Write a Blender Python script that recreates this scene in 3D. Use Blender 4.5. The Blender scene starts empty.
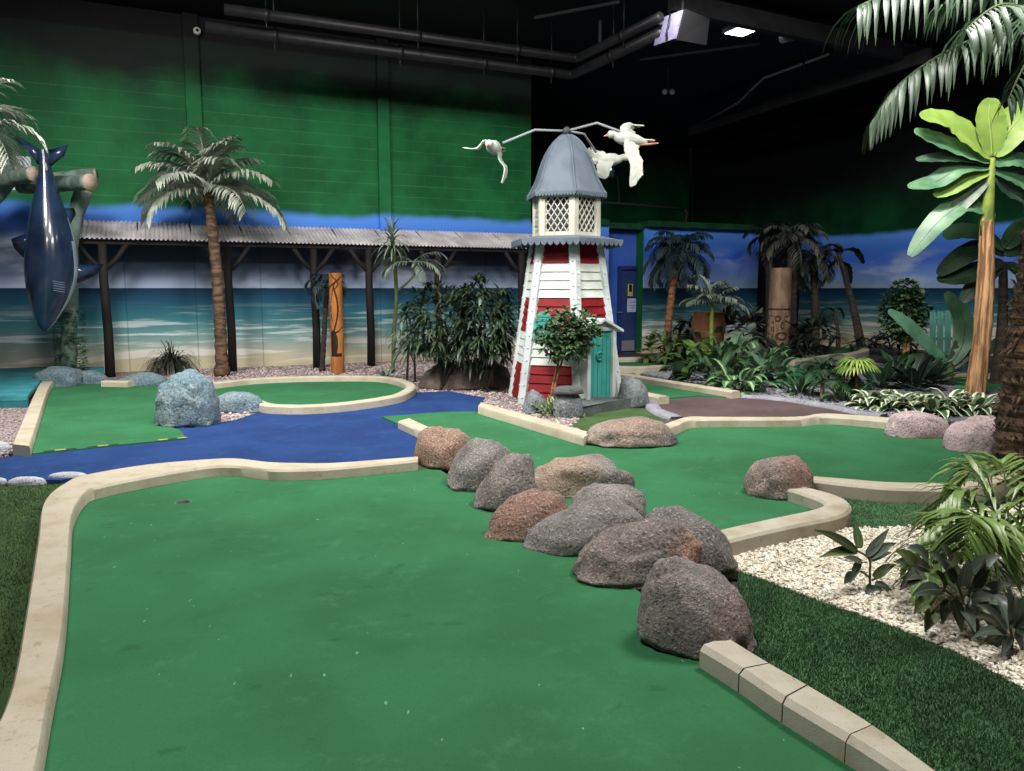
import bpy, math, random
from mathutils import Vector, Matrix, noise
from mathutils.geometry import tessellate_polygon
V = Vector
C = bpy.context.scene
COL = C.collection
PI = math.pi
# ------------------------------------------------------------------ camera
FPX = 788.0
PITCH = math.radians(7.05)
EYE = 1.6
cam_d = bpy.data.cameras.new('camera'); cam = bpy.data.objects.new('camera', cam_d); COL.objects.link(cam)
cam.location = (0, 0, EYE); cam.rotation_euler = (PI/2 - PITCH, 0, 0)
cam_d.sensor_width = 36; cam_d.lens = FPX/1024*36; cam_d.clip_start = .05; cam_d.clip_end = 200
C.camera = cam
CP, SP = math.cos(PITCH), math.sin(PITCH)

def ray(u, v):
    dx = (u-512)/FPX; dy = -(v-385.5)/FPX
    return V((dx, CP+dy*SP, -SP+dy*CP))
def G(u, v, z=0.0):                       # where the sight line meets height z
    r = ray(u, v); t = (z-EYE)/r.z
    return V((r.x*t, r.y*t, z))
def P(u, v, Y):                           # where it meets depth Y
    r = ray(u, v); t = Y/r.y
    return V((r.x*t, Y, EYE+r.z*t))
TH = math.atan(.46); CT, ST = math.cos(TH), math.sin(TH)
WO = V((0, 18.2, 0)); WE = V((CT, ST, 0)); WN = V((ST, -CT, 0))   # long mural wall: origin, along, towards the room
def W(s, d=0, z=0): return WO + WE*s + WN*d + V((0, 0, z))
def HW(u, v, d=0):                        # sight line on a plane d in front of the long wall -> (s, z)
    r = ray(u, v); t = ((WO+WN*d)-V((0, 0, EYE))).dot(WN)/r.dot(WN)
    p = V((0, 0, EYE)) + r*t
    return (p-WO).dot(WE), p.z
RO = V((20.42-.46*29.8, 29.8, 0))         # far corner; side wall runs along WN from here, its inner face looks along -WE

# ------------------------------------------------------------------ materials
def lin(c):
    def f(x):
        x /= 255
        return x/12.92 if x <= .04045 else ((x+.055)/1.055)**2.4
    return (f(c[0]), f(c[1]), f(c[2]), 1)
class NT:
    def __init__(s, name):
        s.m = bpy.data.materials.new(name); s.m.use_nodes = True; s.t = s.m.node_tree; s.n = s.t.nodes
        s.b = s.n['Principled BSDF']; s.b.inputs['Roughness'].default_value = .7
        tc = s.n.new('ShaderNodeTexCoord'); s.obj = tc.outputs['Object']; s.uv = tc.outputs['UV']
    def put(s, sock, v):
        if hasattr(v, 'links'): s.t.links.new(v, sock)
        else: sock.default_value = v
    def math(s, op, a, b=0, clamp=False):
        n = s.n.new('ShaderNodeMath'); n.operation = op; n.use_clamp = clamp
        s.put(n.inputs[0], a); s.put(n.inputs[1], b); return n.outputs[0]
    def smooth(s, v, a, b):
        n = s.n.new('ShaderNodeMapRange'); n.interpolation_type = 'SMOOTHSTEP'
        s.put(n.inputs['Value'], v); n.inputs['From Min'].default_value = a; n.inputs['From Max'].default_value = b
        return n.outputs[0]
    def mix(s, f, a, b):
        n = s.n.new('ShaderNodeMix'); n.data_type = 'RGBA'
        s.put(n.inputs[0], f); s.put(n.inputs[6], a); s.put(n.inputs[7], b); return n.outputs[2]
    def noise(s, scale, detail=3, vec=None, sc=(1, 1, 1), rough=.55):
        vec = vec or s.obj
        if sc != (1, 1, 1):
            mp = s.n.new('ShaderNodeMapping'); s.t.links.new(vec, mp.inputs[0]); mp.inputs['Scale'].default_value = sc; vec = mp.outputs[0]
        n = s.n.new('ShaderNodeTexNoise'); s.t.links.new(vec, n.inputs['Vector'])
        n.inputs['Scale'].default_value = scale; n.inputs['Detail'].default_value = detail; n.inputs['Roughness'].default_value = rough
        return n.outputs[0]
    def voro(s, scale, out='Distance', feature='F1'):
        n = s.n.new('ShaderNodeTexVoronoi'); n.feature = feature; s.t.links.new(s.obj, n.inputs['Vector']); n.inputs['Scale'].default_value = scale
        return n.outputs[out]
    def ramp(s, v, stops):
        n = s.n.new('ShaderNodeValToRGB'); s.t.links.new(v, n.inputs[0]); e = n.color_ramp.elements
        e[0].position, e[0].color = stops[0]; e[1].position, e[1].color = stops[-1]
        for p, c in stops[1:-1]: k = e.new(p); k.color = c
        return n.outputs[0]
    def xyz(s, vec=None):
        n = s.n.new('ShaderNodeSeparateXYZ'); s.t.links.new(vec or s.obj, n.inputs[0]); return n.outputs
    def bump(s, h, strength=.4, dist=.02):
        n = s.n.new('ShaderNodeBump'); s.t.links.new(h, n.inputs['Height']); n.inputs['Strength'].default_value = strength; n.inputs['Distance'].default_value = dist
        s.t.links.new(n.outputs[0], s.b.inputs['Normal'])
    def col(s, c): s.put(s.b.inputs['Base Color'], c); return s
    def rough(s, r): s.put(s.b.inputs['Roughness'], r); return s
MC = {}
def mat(name, c, c2=None, scale=4, rough=.7, bump=0, bscale=60, lo=.35, hi=.65, metal=0, spec=.25, sc=(1, 1, 1), bdist=.01):
    if name in MC: return MC[name]
    t = NT(name); t.rough(rough); t.b.inputs['Metallic'].default_value = metal
    if spec is not None: t.b.inputs['Specular IOR Level'].default_value = spec
    if c2: t.col(t.mix(t.smooth(t.noise(scale, 4, sc=sc), lo, hi), lin(c), lin(c2)))
    else: t.col(lin(c))
    if bump: t.bump(t.noise(bscale, 3, sc=sc), bump, bdist)
    MC[name] = t.m; return t.m
def emit(name, c, s):
    t = NT(name); t.col(lin(c)); t.b.inputs['Emission Color'].default_value = lin(c); t.b.inputs['Emission Strength'].default_value = s; return t.m
def leafmat(name, c, c2, edge=None, rough=.42, scale=3.0, eth=.62, stripe=None, trans=.12):
    t = NT(name); t.rough(rough)
    k = t.mix(t.smooth(t.noise(scale, 2), .38, .62), lin(c), lin(c2))
    x, y, z = t.xyz(t.uv)
    a = t.math('ABSOLUTE', t.math('SUBTRACT', x, .5))
    if stripe: k = t.mix(t.smooth(t.math('SINE', t.math('MULTIPLY', x, 40)), .1, .7), k, lin(stripe))
    if edge: k = t.mix(t.smooth(t.math('ADD', t.math('MULTIPLY', a, 2), t.math('MULTIPLY', t.noise(14, 2), .3)), eth, eth+.16), k, lin(edge))
    k = t.mix(t.smooth(a, .03, .0), k, t.mix(.5, k, lin((170, 185, 130))))
    t.col(k)
    t.b.inputs['Transmission Weight'].default_value = 0
    if trans:
        tr = t.n.new('ShaderNodeBsdfTranslucent'); t.t.links.new(k, tr.inputs[0])
        ms = t.n.new('ShaderNodeMixShader'); ms.inputs[0].default_value = trans
        o = t.n['Material Output']; t.t.links.new(t.b.outputs[0], ms.inputs[1]); t.t.links.new(tr.outputs[0], ms.inputs[2]); t.t.links.new(ms.outputs[0], o.inputs[0])
    return t.m
def rockmat(name, base, dark, light, patch=None, pc=(0, 0, 0), pr=.3, fine=90, bs=.7, pamt=.8):
    t = NT(name); t.rough(.85)
    k = t.mix(t.smooth(t.noise(3, 4), .35, .68), lin(base), lin(dark))
    if patch:
        n = t.n.new('ShaderNodeVectorMath'); n.operation = 'DISTANCE'; t.t.links.new(t.obj, n.inputs[0]); n.inputs[1].default_value = pc
        d = t.math('ADD', n.outputs['Value'], t.math('MULTIPLY', t.math('SUBTRACT', t.noise(9, 4), .5), pr*.9))
        k = t.mix(t.math('MULTIPLY', t.smooth(d, pr*1.15, pr*.65), pamt), k, lin(patch))
    sp = t.noise(fine, 3, rough=.7)
    k = t.mix(t.math('MULTIPLY', t.smooth(sp, .56, .7), .7), k, lin(light))
    k = t.mix(t.math('MULTIPLY', t.smooth(sp, .45, .33), .8), k, lin(tuple(x*.45 for x in dark)))
    k = t.mix(t.math('MULTIPLY', t.smooth(t.noise(28, 4, rough=.7), .44, .3), .65), k, lin(tuple(x*.4 for x in dark)))
    t.col(k)
    t.bump(t.math('ADD', t.noise(26, 6, rough=.75), t.math('MULTIPLY', t.noise(fine, 2), .6)), bs, .035)
    return t.m

# ------------------------------------------------------------------ mesh building
class MB:
    def __init__(s): s.v = []; s.f = []; s.uv = []; s.mi = []
    def add(s, vs, fs, uvs=None, m=0):
        o = len(s.v); s.v += [V(p) for p in vs]; s.uv += (uvs or [(.5, .5)]*len(vs))
        for f in fs: s.f.append(tuple(i+o for i in f)); s.mi.append(m)
    def box(s, c, size, rot=None, m=0):
        x, y, z = size[0]/2, size[1]/2, size[2]/2
        vs = [V((a*x, b*y, d*z)) for d in (-1, 1) for b in (-1, 1) for a in (-1, 1)]
        if rot is not None: vs = [rot @ p for p in vs]
        s.add([p+V(c) for p in vs], [(0, 2, 3, 1), (4, 5, 7, 6), (0, 1, 5, 4), (2, 6, 7, 3), (0, 4, 6, 2), (1, 3, 7, 5)], None, m)
    def beam(s, a, b, w, h, up=V((0, 0, 1)), m=0):       # rectangular bar from a to b
        a, b = V(a), V(b); d = (b-a); L = d.length; d.normalize()
        y = up.cross(d)
        if y.length < 1e-4: y = V((1, 0, 0)).cross(d)
        y.normalize(); z = d.cross(y)
        s.box((a+b)/2, (L, w, h), Matrix((d, y, z)).transposed(), m)
    def tube(s, pts, rad, n=8, m=0, cap=True):
        pts = [V(p) for p in pts]; N = len(pts)
        if not hasattr(rad, '__len__'): rad = [rad]*N
        t0 = (pts[1]-pts[0]).normalized(); x = t0.orthogonal().normalized(); vs = []; uv = []
        for i in range(N):
            t = (pts[min(i+1, N-1)]-pts[max(i-1, 0)]).normalized()
            x = (x - t*x.dot(t)); x.normalize(); y = t.cross(x)
            for k in range(n):
                a = 2*PI*k/n; vs.append(pts[i]+(x*math.cos(a)+y*math.sin(a))*rad[i]); uv.append((k/n, i/(N-1)))
        fs = [(i*n+k, i*n+(k+1) % n, (i+1)*n+(k+1) % n, (i+1)*n+k) for i in range(N-1) for k in range(n)]
        if cap: fs += [tuple(reversed(range(n))), tuple((N-1)*n+k for k in range(n))]
        s.add(vs, fs, uv, m)
    def lathe(s, prof, n=24, c=(0, 0, 0), m=0, ph=0):
        vs = [V((r*math.cos(2*PI*k/n+ph), r*math.sin(2*PI*k/n+ph), z))+V(c) for r, z in prof for k in range(n)]
        N = len(prof)
        fs = [(i*n+k, i*n+(k+1) % n, (i+1)*n+(k+1) % n, (i+1)*n+k) for i in range(N-1) for k in range(n)]
        fs += [tuple(reversed(range(n))), tuple((N-1)*n+k for k in range(n))]
        s.add(vs, fs, None, m)
    def slab(s, outer, z0, holes=(), m=0):               # flat polygon with thickness (tops at each point's own z)
        loops = [list(outer)]+[list(h) for h in holes]; flat = [p for l in loops for p in l]; n = len(flat)
        tr = tessellate_polygon([[V((p.x, p.y, 0)) for p in l] for l in loops])
        fs = []
        for a, b, c in tr:
            if (flat[b]-flat[a]).cross(flat[c]-flat[a]).z < 0: a, b, c = a, c, b
            fs.append((a, b, c))
        vs = list(flat)+[V((p.x, p.y, z0)) for p in flat]; o = 0
        for l in loops:
            k = len(l)
            for i in range(k):
                j = (i+1) % k; fs.append((o+i, o+j, n+o+j, n+o+i))
            o += k
        s.add(vs, fs, None, m)
    def extrude(s, pts, d, m=0):                         # planar polygon pushed by vector d
        k = len(pts); vs = [V(p) for p in pts]+[V(p)+V(d) for p in pts]
        s.add(vs, [tuple(range(k)), tuple(reversed(range(k, 2*k)))]+[(i, i+k, (i+1) % k+k, (i+1) % k) for i in range(k)], None, m)
    def blade(s, p, d, L, Wd, droop=.3, segs=4, fold=.2, prof=0, m=0, up=V((0, 0, 1)), tip=1.0):
        p, d = V(p), V(d).normalized(); vs = []; uv = []
        side = d.cross(up)
        if side.length < 1e-3: side = V((1, 0, 0))
        side.normalize(); st = L/segs
        for i in range(segs+1):
            t = i/segs
            if prof == 0: w = math.sin(PI*min(1, (t*.92+.08))**.75)
            elif prof == 1: w = math.sin(PI*(t*.94+.03))**.6
            else: w = min(1, .5+t*2)*(1-t**3)
            w = max(.02, w)*Wd/2
            nn = side.cross(d).normalized()
            vs += [p-side*w+nn*fold*w, p.copy(), p+side*w+nn*fold*w]; uv += [(0, t), (.5, t), (1, t)]
            p = p+d*st; d = (d+V((0, 0, -1))*droop*(1+t)/segs).normalized()
        fs = []
        for i in range(segs):
            a = i*3; fs += [(a, a+1, a+4, a+3), (a+1, a+2, a+5, a+4)]
        s.add(vs, fs, uv, m)
    def frond(s, p, az, el, L, bend, n, ll, lw, ldroop=.9, rr=.012, m=0, m2=None, fwd=.55, rnd=None, start=.12, segs=3, lift=.1):
        R = rnd or random; pts = []; ds = []; d_el = el; q = V(p); N = 14
        for i in range(N+1):
            d = V((math.cos(az)*math.cos(d_el), math.sin(az)*math.cos(d_el), math.sin(d_el)))
            pts.append(q.copy()); ds.append(d); q = q+d*(L/N); d_el -= bend/N*(.4+1.2*i/N)
        s.tube(pts, [rr*(1-.8*i/N) for i in range(N+1)], 5, m if m2 is None else m2)
        sd = V((-math.sin(az), math.cos(az), 0))
        for i in range(n):
            t = start+(1-start)*(i+.5)/n; f = t*N; k = min(N-1, int(f)); q = pts[k].lerp(pts[k+1], f-k); d = ds[k]
            ln = ll*(.45+.55*math.sin(PI*min(1, t*.8+.18)))*R.uniform(.85, 1.1)
            for sg in (-1, 1):
                dd = (sd*sg+d*(fwd+.5*t)*R.uniform(.8, 1.2)+V((0, 0, lift+R.uniform(-.1, .1)))).normalized()
                s.blade(q, dd, ln, lw*R.uniform(.85, 1.15), ldroop*R.uniform(.7, 1.3), segs, .25, 0, m)
    def sphere(s, c, r, nu=10, nv=6, m=0, sc=(1, 1, 1)):
        c = V(c); vs = [c+V((0, 0, r*sc[2]))]
        for j in range(1, nv):
            a = PI*j/nv
            for i in range(nu):
                b = 2*PI*i/nu; vs.append(c+V((r*sc[0]*math.sin(a)*math.cos(b), r*sc[1]*math.sin(a)*math.sin(b), r*sc[2]*math.cos(a))))
        vs.append(c-V((0, 0, r*sc[2]))); fs = [(0, 1+i, 1+(i+1) % nu) for i in range(nu)]; e = len(vs)-1
        for j in range(nv-2):
            o = 1+j*nu; fs += [(o+i, o+nu+i, o+nu+(i+1) % nu, o+(i+1) % nu) for i in range(nu)]
        o = 1+(nv-2)*nu; fs += [(e, o+(i+1) % nu, o+i) for i in range(nu)]
        s.add(vs, fs, None, m)
    def mesh(s, name, mats, smooth):
        me = bpy.data.meshes.new(name); me.from_pydata([tuple(p) for p in s.v], [], s.f)
        for m in (mats if isinstance(mats, (list, tuple)) else [mats]): me.materials.append(m)
        me.polygons.foreach_set('material_index', s.mi)
        ul = me.uv_layers.new(name='UVMap'); li = [0]*len(me.loops); me.loops.foreach_get('vertex_index', li)
        ul.data.foreach_set('uv', [x for i in li for x in s.uv[i]])
        if smooth: me.polygons.foreach_set('use_smooth', [True]*len(me.polygons))
        me.update(); return me
    def build(s, name, mats, parent=None, smooth=False, world=False, label=None, rot=None):
        off = None
        if parent is None and world:
            n = len(s.v); lo = V([min(p[i] for p in s.v) for i in range(3)]); hi = V([max(p[i] for p in s.v) for i in range(3)])
            off = V(((lo.x+hi.x)/2, (lo.y+hi.y)/2, lo.z))
        elif parent is not None and world:
            q = parent; off = V((0, 0, 0))
            while q: off += V(q.location); q = q.parent
        if off is not None:
            for i in range(len(s.v)): s.v[i] = s.v[i]-off
        o = bpy.data.objects.new(name, s.mesh(name, mats, smooth)); COL.objects.link(o)
        if parent is not None: o.parent = parent
        elif off is not None: o.location = off
        if label: o['label'] = label
        if smooth == 'auto':
            md = o.modifiers.new('split', 'EDGE_SPLIT'); md.split_angle = math.radians(38)
        return o
def tag(o, label, cat, group=None, kind=None):
    o['label'] = label; o['category'] = cat
    if group: o['group'] = group
    if kind: o['kind'] = kind
    return o
def thing(name, label, cat, loc=(0, 0, 0), rz=0, group=None):
    o = bpy.data.objects.new(name, None); COL.objects.link(o); o.location = loc; o.rotation_euler = (0, 0, rz); o.empty_display_size = .1
    return tag(o, label, cat, group)
def struct(o): o['kind'] = 'structure'; return o
def catmull(pts, n=6, closed=False):
    out = []; N = len(pts)
    for i in range(N if closed else N-1):
        p0 = pts[(i-1) % N] if closed or i > 0 else pts[0]; p1 = pts[i]; p2 = pts[(i+1) % N]; p3 = pts[(i+2) % N] if closed or i+2 < N else pts[-1]
        for k in range(n):
            t = k/n; out.append(.5*((2*p1)+(p2-p0)*t+(2*p0-5*p1+4*p2-p3)*t*t+(3*p1-p0-3*p2+p3)*t**3))
    if not closed: out.append(V(pts[-1]))
    return out
def gp(px, z): return [G(u, v, z) for u, v in px]
def resample(pts, n):
    L = [0]
    for a, b in zip(pts, pts[1:]): L.append(L[-1]+(b-a).length)
    out = []
    for i in range(n):
        t = L[-1]*i/(n-1); k = 0
        while k < len(L)-2 and L[k+1] < t: k += 1
        f = (t-L[k])/max(1e-9, L[k+1]-L[k]); out.append(pts[k].lerp(pts[k+1], min(1, f)))
    return out
def rotz(a): return Matrix.Rotation(a, 3, 'Z')
# ------------------------------------------------------------------ the room
def mural(name, dark0, dark1, damp, bright=1.0, seams=True, xo=0.0, mort=.5, green=((30, 108, 60), (22, 84, 47)), beach=0.0, cloud_shade=((84, 96, 118), (50, 60, 78)), clk=.5):  # default cloud greys include the canopy's shade, painted into the sky
    t = NT(name); t.rough(.6); t.b.inputs['Specular IOR Level'].default_value = .12
    x, y, z = t.xyz()
    cv = t.n.new('ShaderNodeCombineXYZ'); t.put(cv.inputs[0], t.math('ADD', x, xo)); t.put(cv.inputs[1], z); v2 = cv.outputs[0]
    wob = t.math('MULTIPLY', t.math('SUBTRACT', t.noise(1.0, 3, v2, (.5, .5, 1)), .5), .12)
    zz = t.math('ADD', z, wob)
    h = t.math('DIVIDE', z, 3.3)
    k = t.ramp(t.math('DIVIDE', zz, 3.3), [(0, lin((190, 180, 148))), (.07, lin((188, 180, 154))), (.13, lin((160, 170, 160))), (.21, lin((104, 146, 146))), (.31, lin((52, 110, 122))), (.41, lin((28, 72, 96))), (.5, lin((14, 36, 66)))])
    foam = t.noise(1.0, 5, v2, (.55, 9, 1), .6)
    fm = t.math('MULTIPLY', t.smooth(foam, .5, .62), t.math('MULTIPLY', t.smooth(z, 1.4, .62), t.smooth(z, .3, .5)))
    k = t.mix(t.math('MULTIPLY', fm, .9), k, lin((205, 215, 215)))
    f2 = t.math('MULTIPLY', t.smooth(t.noise(1.0, 3, v2, (.35, 5, 1)), .52, .58), t.math('MULTIPLY', t.smooth(z, .62+beach, .5+beach), t.smooth(z, .06+beach, .2+beach)))
    k = t.mix(t.math('MULTIPLY', f2, .7), k, lin((222, 220, 210)))
    sky = t.ramp(h, [(.48, lin((150, 165, 190))), (.56, lin(cloud_shade[0])), (.72, lin(cloud_shade[1])), (.83, lin((66, 118, 210))), (.95, lin((92, 150, 238)))])
    cl = t.smooth(t.noise(1.0, 5, v2, (.45, 1.3, 1)), .5, .68)
    sky = t.mix(t.math('MULTIPLY', t.math('MULTIPLY', cl, t.smooth(z, 2.8, 2.2)), clk), sky, lin((200, 208, 220)))
    k = t.mix(t.smooth(z, 1.597, 1.603), k, sky)
    gz = t.math('ADD', z, t.math('MULTIPLY', t.math('SUBTRACT', t.noise(1.0, 3, v2, (.6, .6, 1)), .5), .4))
    gr = t.mix(t.smooth(t.noise(.9, 4, v2), .35, .65), lin(green[0]), lin(green[1]))
    k = t.mix(t.smooth(gz, 3.02, 3.2), k, gr)
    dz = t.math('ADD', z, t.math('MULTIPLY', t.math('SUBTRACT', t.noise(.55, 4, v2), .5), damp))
    
    br = t.n.new('ShaderNodeTexBrick'); t.t.links.new(v2, br.inputs['Vector'])
    for kk, vv in (('Scale', 1), ('Brick Width', .46), ('Row Height', .235), ('Mortar Size', .011), ('Mortar Smooth', .3)): br.inputs[kk].default_value = vv
    br.inputs['Color1'].default_value = (0, 0, 0, 1); br.inputs['Color2'].default_value = (.12, .12, .12, 1); br.inputs['Mortar'].default_value = (1, 1, 1, 1)
    up = t.smooth(z, 2.9, 3.0)
    ln = t.math('ABSOLUTE', t.math('SUBTRACT', t.math('FRACT', t.math('DIVIDE', z, .235)), .5)); br_c = t.math('ADD', t.math('MULTIPLY', t.math('MULTIPLY', t.smooth(ln, .455, .49), t.smooth(t.noise(1.0, 4, v2, (1.2, 3, 1)), .35, .6)), .75), t.math('MULTIPLY', br.outputs['Color'], .13))
    k = t.mix(t.math('MULTIPLY', t.math('MULTIPLY', br_c, up), mort), k, lin((78, 140, 100)))
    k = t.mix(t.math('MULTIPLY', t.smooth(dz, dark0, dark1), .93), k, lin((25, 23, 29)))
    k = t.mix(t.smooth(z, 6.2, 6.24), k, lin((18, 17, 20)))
    if seams:
        fr = t.math('FRACT', t.math('DIVIDE', t.math('ADD', x, 40.3), 1.22)); se = t.math('MULTIPLY', t.smooth(t.math('ABSOLUTE', t.math('SUBTRACT', fr, .5)), .012, .006), t.smooth(z, 2.9, 2.85))
        k = t.mix(t.math('MULTIPLY', se, .35), k, lin((20, 30, 40)))
    if bright != 1: k = t.mix(1-bright, k, lin((6, 10, 10)))
    t.col(k)
    t.bump(t.math('MULTIPLY', br.outputs['Color'], up), .35, .008)
    return t.m
M = {}
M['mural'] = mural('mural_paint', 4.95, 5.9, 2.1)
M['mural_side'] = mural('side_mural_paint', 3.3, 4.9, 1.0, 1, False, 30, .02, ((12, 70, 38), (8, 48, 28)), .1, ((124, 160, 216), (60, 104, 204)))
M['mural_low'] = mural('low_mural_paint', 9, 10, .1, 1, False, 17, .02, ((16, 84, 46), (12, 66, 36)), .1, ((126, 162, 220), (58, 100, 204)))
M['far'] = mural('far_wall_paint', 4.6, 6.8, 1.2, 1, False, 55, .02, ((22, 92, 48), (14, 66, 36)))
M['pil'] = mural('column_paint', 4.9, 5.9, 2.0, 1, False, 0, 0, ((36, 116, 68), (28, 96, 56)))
M['black'] = mat('black_paint', (9, 9, 10), (13, 12, 14), 2, .6)
M['duct'] = mat('pipe_lagging_black', (24, 23, 26), (32, 31, 34), 6, .45)
M['grey_metal'] = mat('grey_metal', (120, 122, 124), None, rough=.45, metal=.3)
M['kerb'] = mat('cream_concrete', (196, 185, 156), (180, 165, 132), 5, .8, .25, 60, .4, .75)
def kerbm(name, a, b, c):
    t = NT(name); t.rough(.8)
    k = t.mix(t.smooth(t.noise(3.5, 5), .4, .72), lin(a), lin(b))
    k = t.mix(t.math('MULTIPLY', t.smooth(t.noise(16, 5, rough=.7), .56, .72), .55), k, lin(c))
    sp = t.noise(160, 2)
    k = t.mix(t.math('MULTIPLY', t.smooth(sp, .62, .7), .45), k, lin((120, 110, 92)))
    t.col(k); t.bump(t.math('ADD', t.noise(12, 4), t.math('MULTIPLY', sp, .4)), .3, .01); return t.m
M['kerb'] = kerbm('cream_concrete_kerb', (180, 172, 153), (164, 153, 130), (128, 113, 86))
M['kerb_grey'] = kerbm('weathered_concrete_kerb', (176, 170, 154), (150, 141, 118), (114, 103, 78))
def carpet(name, a, b, worn, fleck=(150, 190, 160), band=None):
    t = NT(name); t.rough(.92); t.b.inputs['Specular IOR Level'].default_value = .08
    k = t.mix(t.smooth(t.noise(1.3, 5), .36, .66), lin(a), lin(b))
    k = t.mix(t.math('MULTIPLY', t.smooth(t.noise(7, 6, rough=.7), .52, .72), .45), k, lin(worn))
    k = t.mix(t.math('MULTIPLY', t.smooth(t.noise(5, 4, sc=(1, 1.6, 1)), .64, .72), .35), k, lin(tuple(x*.62 for x in a)))
    k = t.mix(t.math('MULTIPLY', t.noise(260, 2), .3), k, lin(tuple(x*.6 for x in b)))
    k = t.mix(t.math('MULTIPLY', t.smooth(t.noise(70, 4, rough=.75), .45, .7), .28), k, lin(tuple(x*.7 for x in a)))
    k = t.mix(t.math('MULTIPLY', t.smooth(t.noise(34, 1, sc=(1, .45, 1)), .79, .81), .45), k, lin(fleck))
    t.col(k); t.bump(t.math('ADD', t.noise(320, 2), t.math('MULTIPLY', t.noise(3, 3), .8)), .25, .008); return t.m
M['green'] = carpet('green_putting_carpet', (56, 115, 77), (50, 103, 67), (74, 129, 94))
M['blue'] = carpet('blue_path_carpet', (40, 66, 116), (34, 56, 102), (60, 86, 134), (74, 98, 140))
M['brown'] = carpet('brown_path_carpet', (98, 84, 84), (86, 72, 72), (116, 100, 98), (120, 108, 104))
def turfm(name, a, b):
    t = NT(name); t.rough(.9)
    n = t.noise(190, 3, rough=.7)
    k = t.mix(t.smooth(n, .35, .65), lin(a), lin(b))
    k = t.mix(t.math('MULTIPLY', t.smooth(t.noise(4, 4), .4, .65), .5), k, lin(tuple(x*.72 for x in a)))
    t.col(k); t.bump(n, .9, .02); return t.m
M['turf'] = turfm('artificial_grass', (62, 106, 62), (90, 138, 88))
M['turf_y'] = turfm('olive_artificial_grass', (56, 90, 42), (76, 110, 54))
def gravelm(name, a, b, c, sc):
    t = NT(name); t.rough(.9)
    k = t.ramp(t.voro(sc, 'Color'), [(0, lin(a)), (.5, lin(b)), (1, lin(c))])
    d = t.voro(sc); k = t.mix(t.smooth(d, .45, .75), k, lin(tuple(x*.4 for x in a)))
    t.col(k); t.bump(t.math('SUBTRACT', 1, d), .9, .02); return t.m
M['g_pink'] = gravelm('pink_gravel', (128, 112, 112), (168, 150, 150), (190, 178, 176), 42)
M['g_white'] = gravelm('cream_gravel', (170, 160, 138), (205, 198, 180), (226, 220, 206), 50)
M['g_grey'] = gravelm('grey_gravel', (88, 90, 96), (118, 120, 126), (150, 152, 158), 40)
def pebm(name, cols):
    t = NT(name); t.rough(.75); k = t.ramp(t.noise(38, 1), [(.3, lin(cols[0])), (.5, lin(cols[1])), (.7, lin(cols[2]))]); t.col(k); return t.m
M['p_white'] = pebm('cream_pebbles', ((196, 184, 158), (226, 219, 202), (236, 232, 220)))
M['p_pink'] = pebm('pink_pebbles', ((138, 120, 120), (180, 162, 160), (206, 194, 190)))
M['p_grey'] = pebm('grey_pebbles', ((92, 94, 102), (128, 130, 136), (164, 166, 172)))
M['white'] = mat('white_paint', (214, 216, 210), (196, 198, 190), 5, .5)
M['floor'] = mat('dark_floor', (70, 62, 62), (58, 52, 52), 2, .8, .2)

def wallbox(name, o, e, n, s0, s1, th, z0, z1, m):    # local x along, y = -n, z up
    b = MB(); b.box(((s0+s1)/2, th/2, (z0+z1)/2), (s1-s0, th, z1-z0))
    ob = b.build(name, m); ob.location = o; ob.rotation_euler = (0, 0, math.atan2(e.y, e.x)); return struct(ob)
s_end, _ = HW(531, 160)
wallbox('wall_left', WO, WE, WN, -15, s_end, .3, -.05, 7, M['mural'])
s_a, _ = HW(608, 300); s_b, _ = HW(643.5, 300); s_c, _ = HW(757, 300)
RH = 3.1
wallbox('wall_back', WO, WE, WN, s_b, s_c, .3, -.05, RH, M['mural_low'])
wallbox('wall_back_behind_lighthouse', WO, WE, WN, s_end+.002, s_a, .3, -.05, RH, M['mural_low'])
b = MB(); b.box(((s_b+s_c)/2, .02, RH+.06), (s_c-s_b+.1, .5, .14)); b.box(((s_a+s_b)/2, .3, RH+.0), (s_b-s_a, .6, .14)); b.box(((s_end+s_a)/2, .1, RH+.06), (s_a-s_end-.1, .4, .14))
o = b.build('trim_1', mat('dark_green_paint', (16, 72, 40), (12, 54, 32), 3)); o.location = WO; o.rotation_euler = (0, 0, TH); struct(o)
# recess with the blue door
RD = .34
M['blue_wall'] = mat('blue_wall_paint', (52, 84, 170), (60, 98, 190), 1.5, .55)
wallbox('wall_recess', WO-WN*RD, WE, WN, s_a-1.0, s_b+.02, .2, -.05, RH-.05, M['blue_wall'])
b = MB(); b.box((s_b-.012, RD/2+.02, RH/2-.05), (.02, RD-.04, RH-.1)); o = b.build('wall_recess_side', mat('green_wall_paint', (16, 84, 40), None)); o.location = WO; o.rotation_euler = (0, 0, TH); struct(o)
sd0, _ = HW(618.5, 300, -RD); sd1, _ = HW(636, 300, -RD)
do = WO-WN*(RD-.035)
b = MB(); b.box((0, 0, 1.02), (sd1-sd0-.1, .05, 2.0)); b.box((0, -.03, .16), (sd1-sd0-.14, .012, .26), None, 1)
dr = b.build('door_1', [mat('door_blue', (44, 64, 112), (38, 56, 100), 3, .45), mat('kick_plate', (120, 116, 122), None, rough=.4)]); dr.location = do+WE*(sd0+sd1)/2; dr.rotation_euler = (0, 0, TH); struct(dr)
b = MB()
for x in (-(sd1-sd0)/2, (sd1-sd0)/2): b.box((x, -.01, 1.05), (.09, .09, 2.1))
b.box((0, -.01, 2.1), (sd1-sd0+.09, .09, .09)); b.build('door_frame', mat('door_frame_blue', (34, 52, 98), None, rough=.4), dr)
b = MB(); b.tube([(-.33, -.03, 1.0), (-.33, -.09, 1.0), (-.22, -.09, 1.0)], .014); b.build('door_handle', M['grey_metal'], dr)
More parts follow.
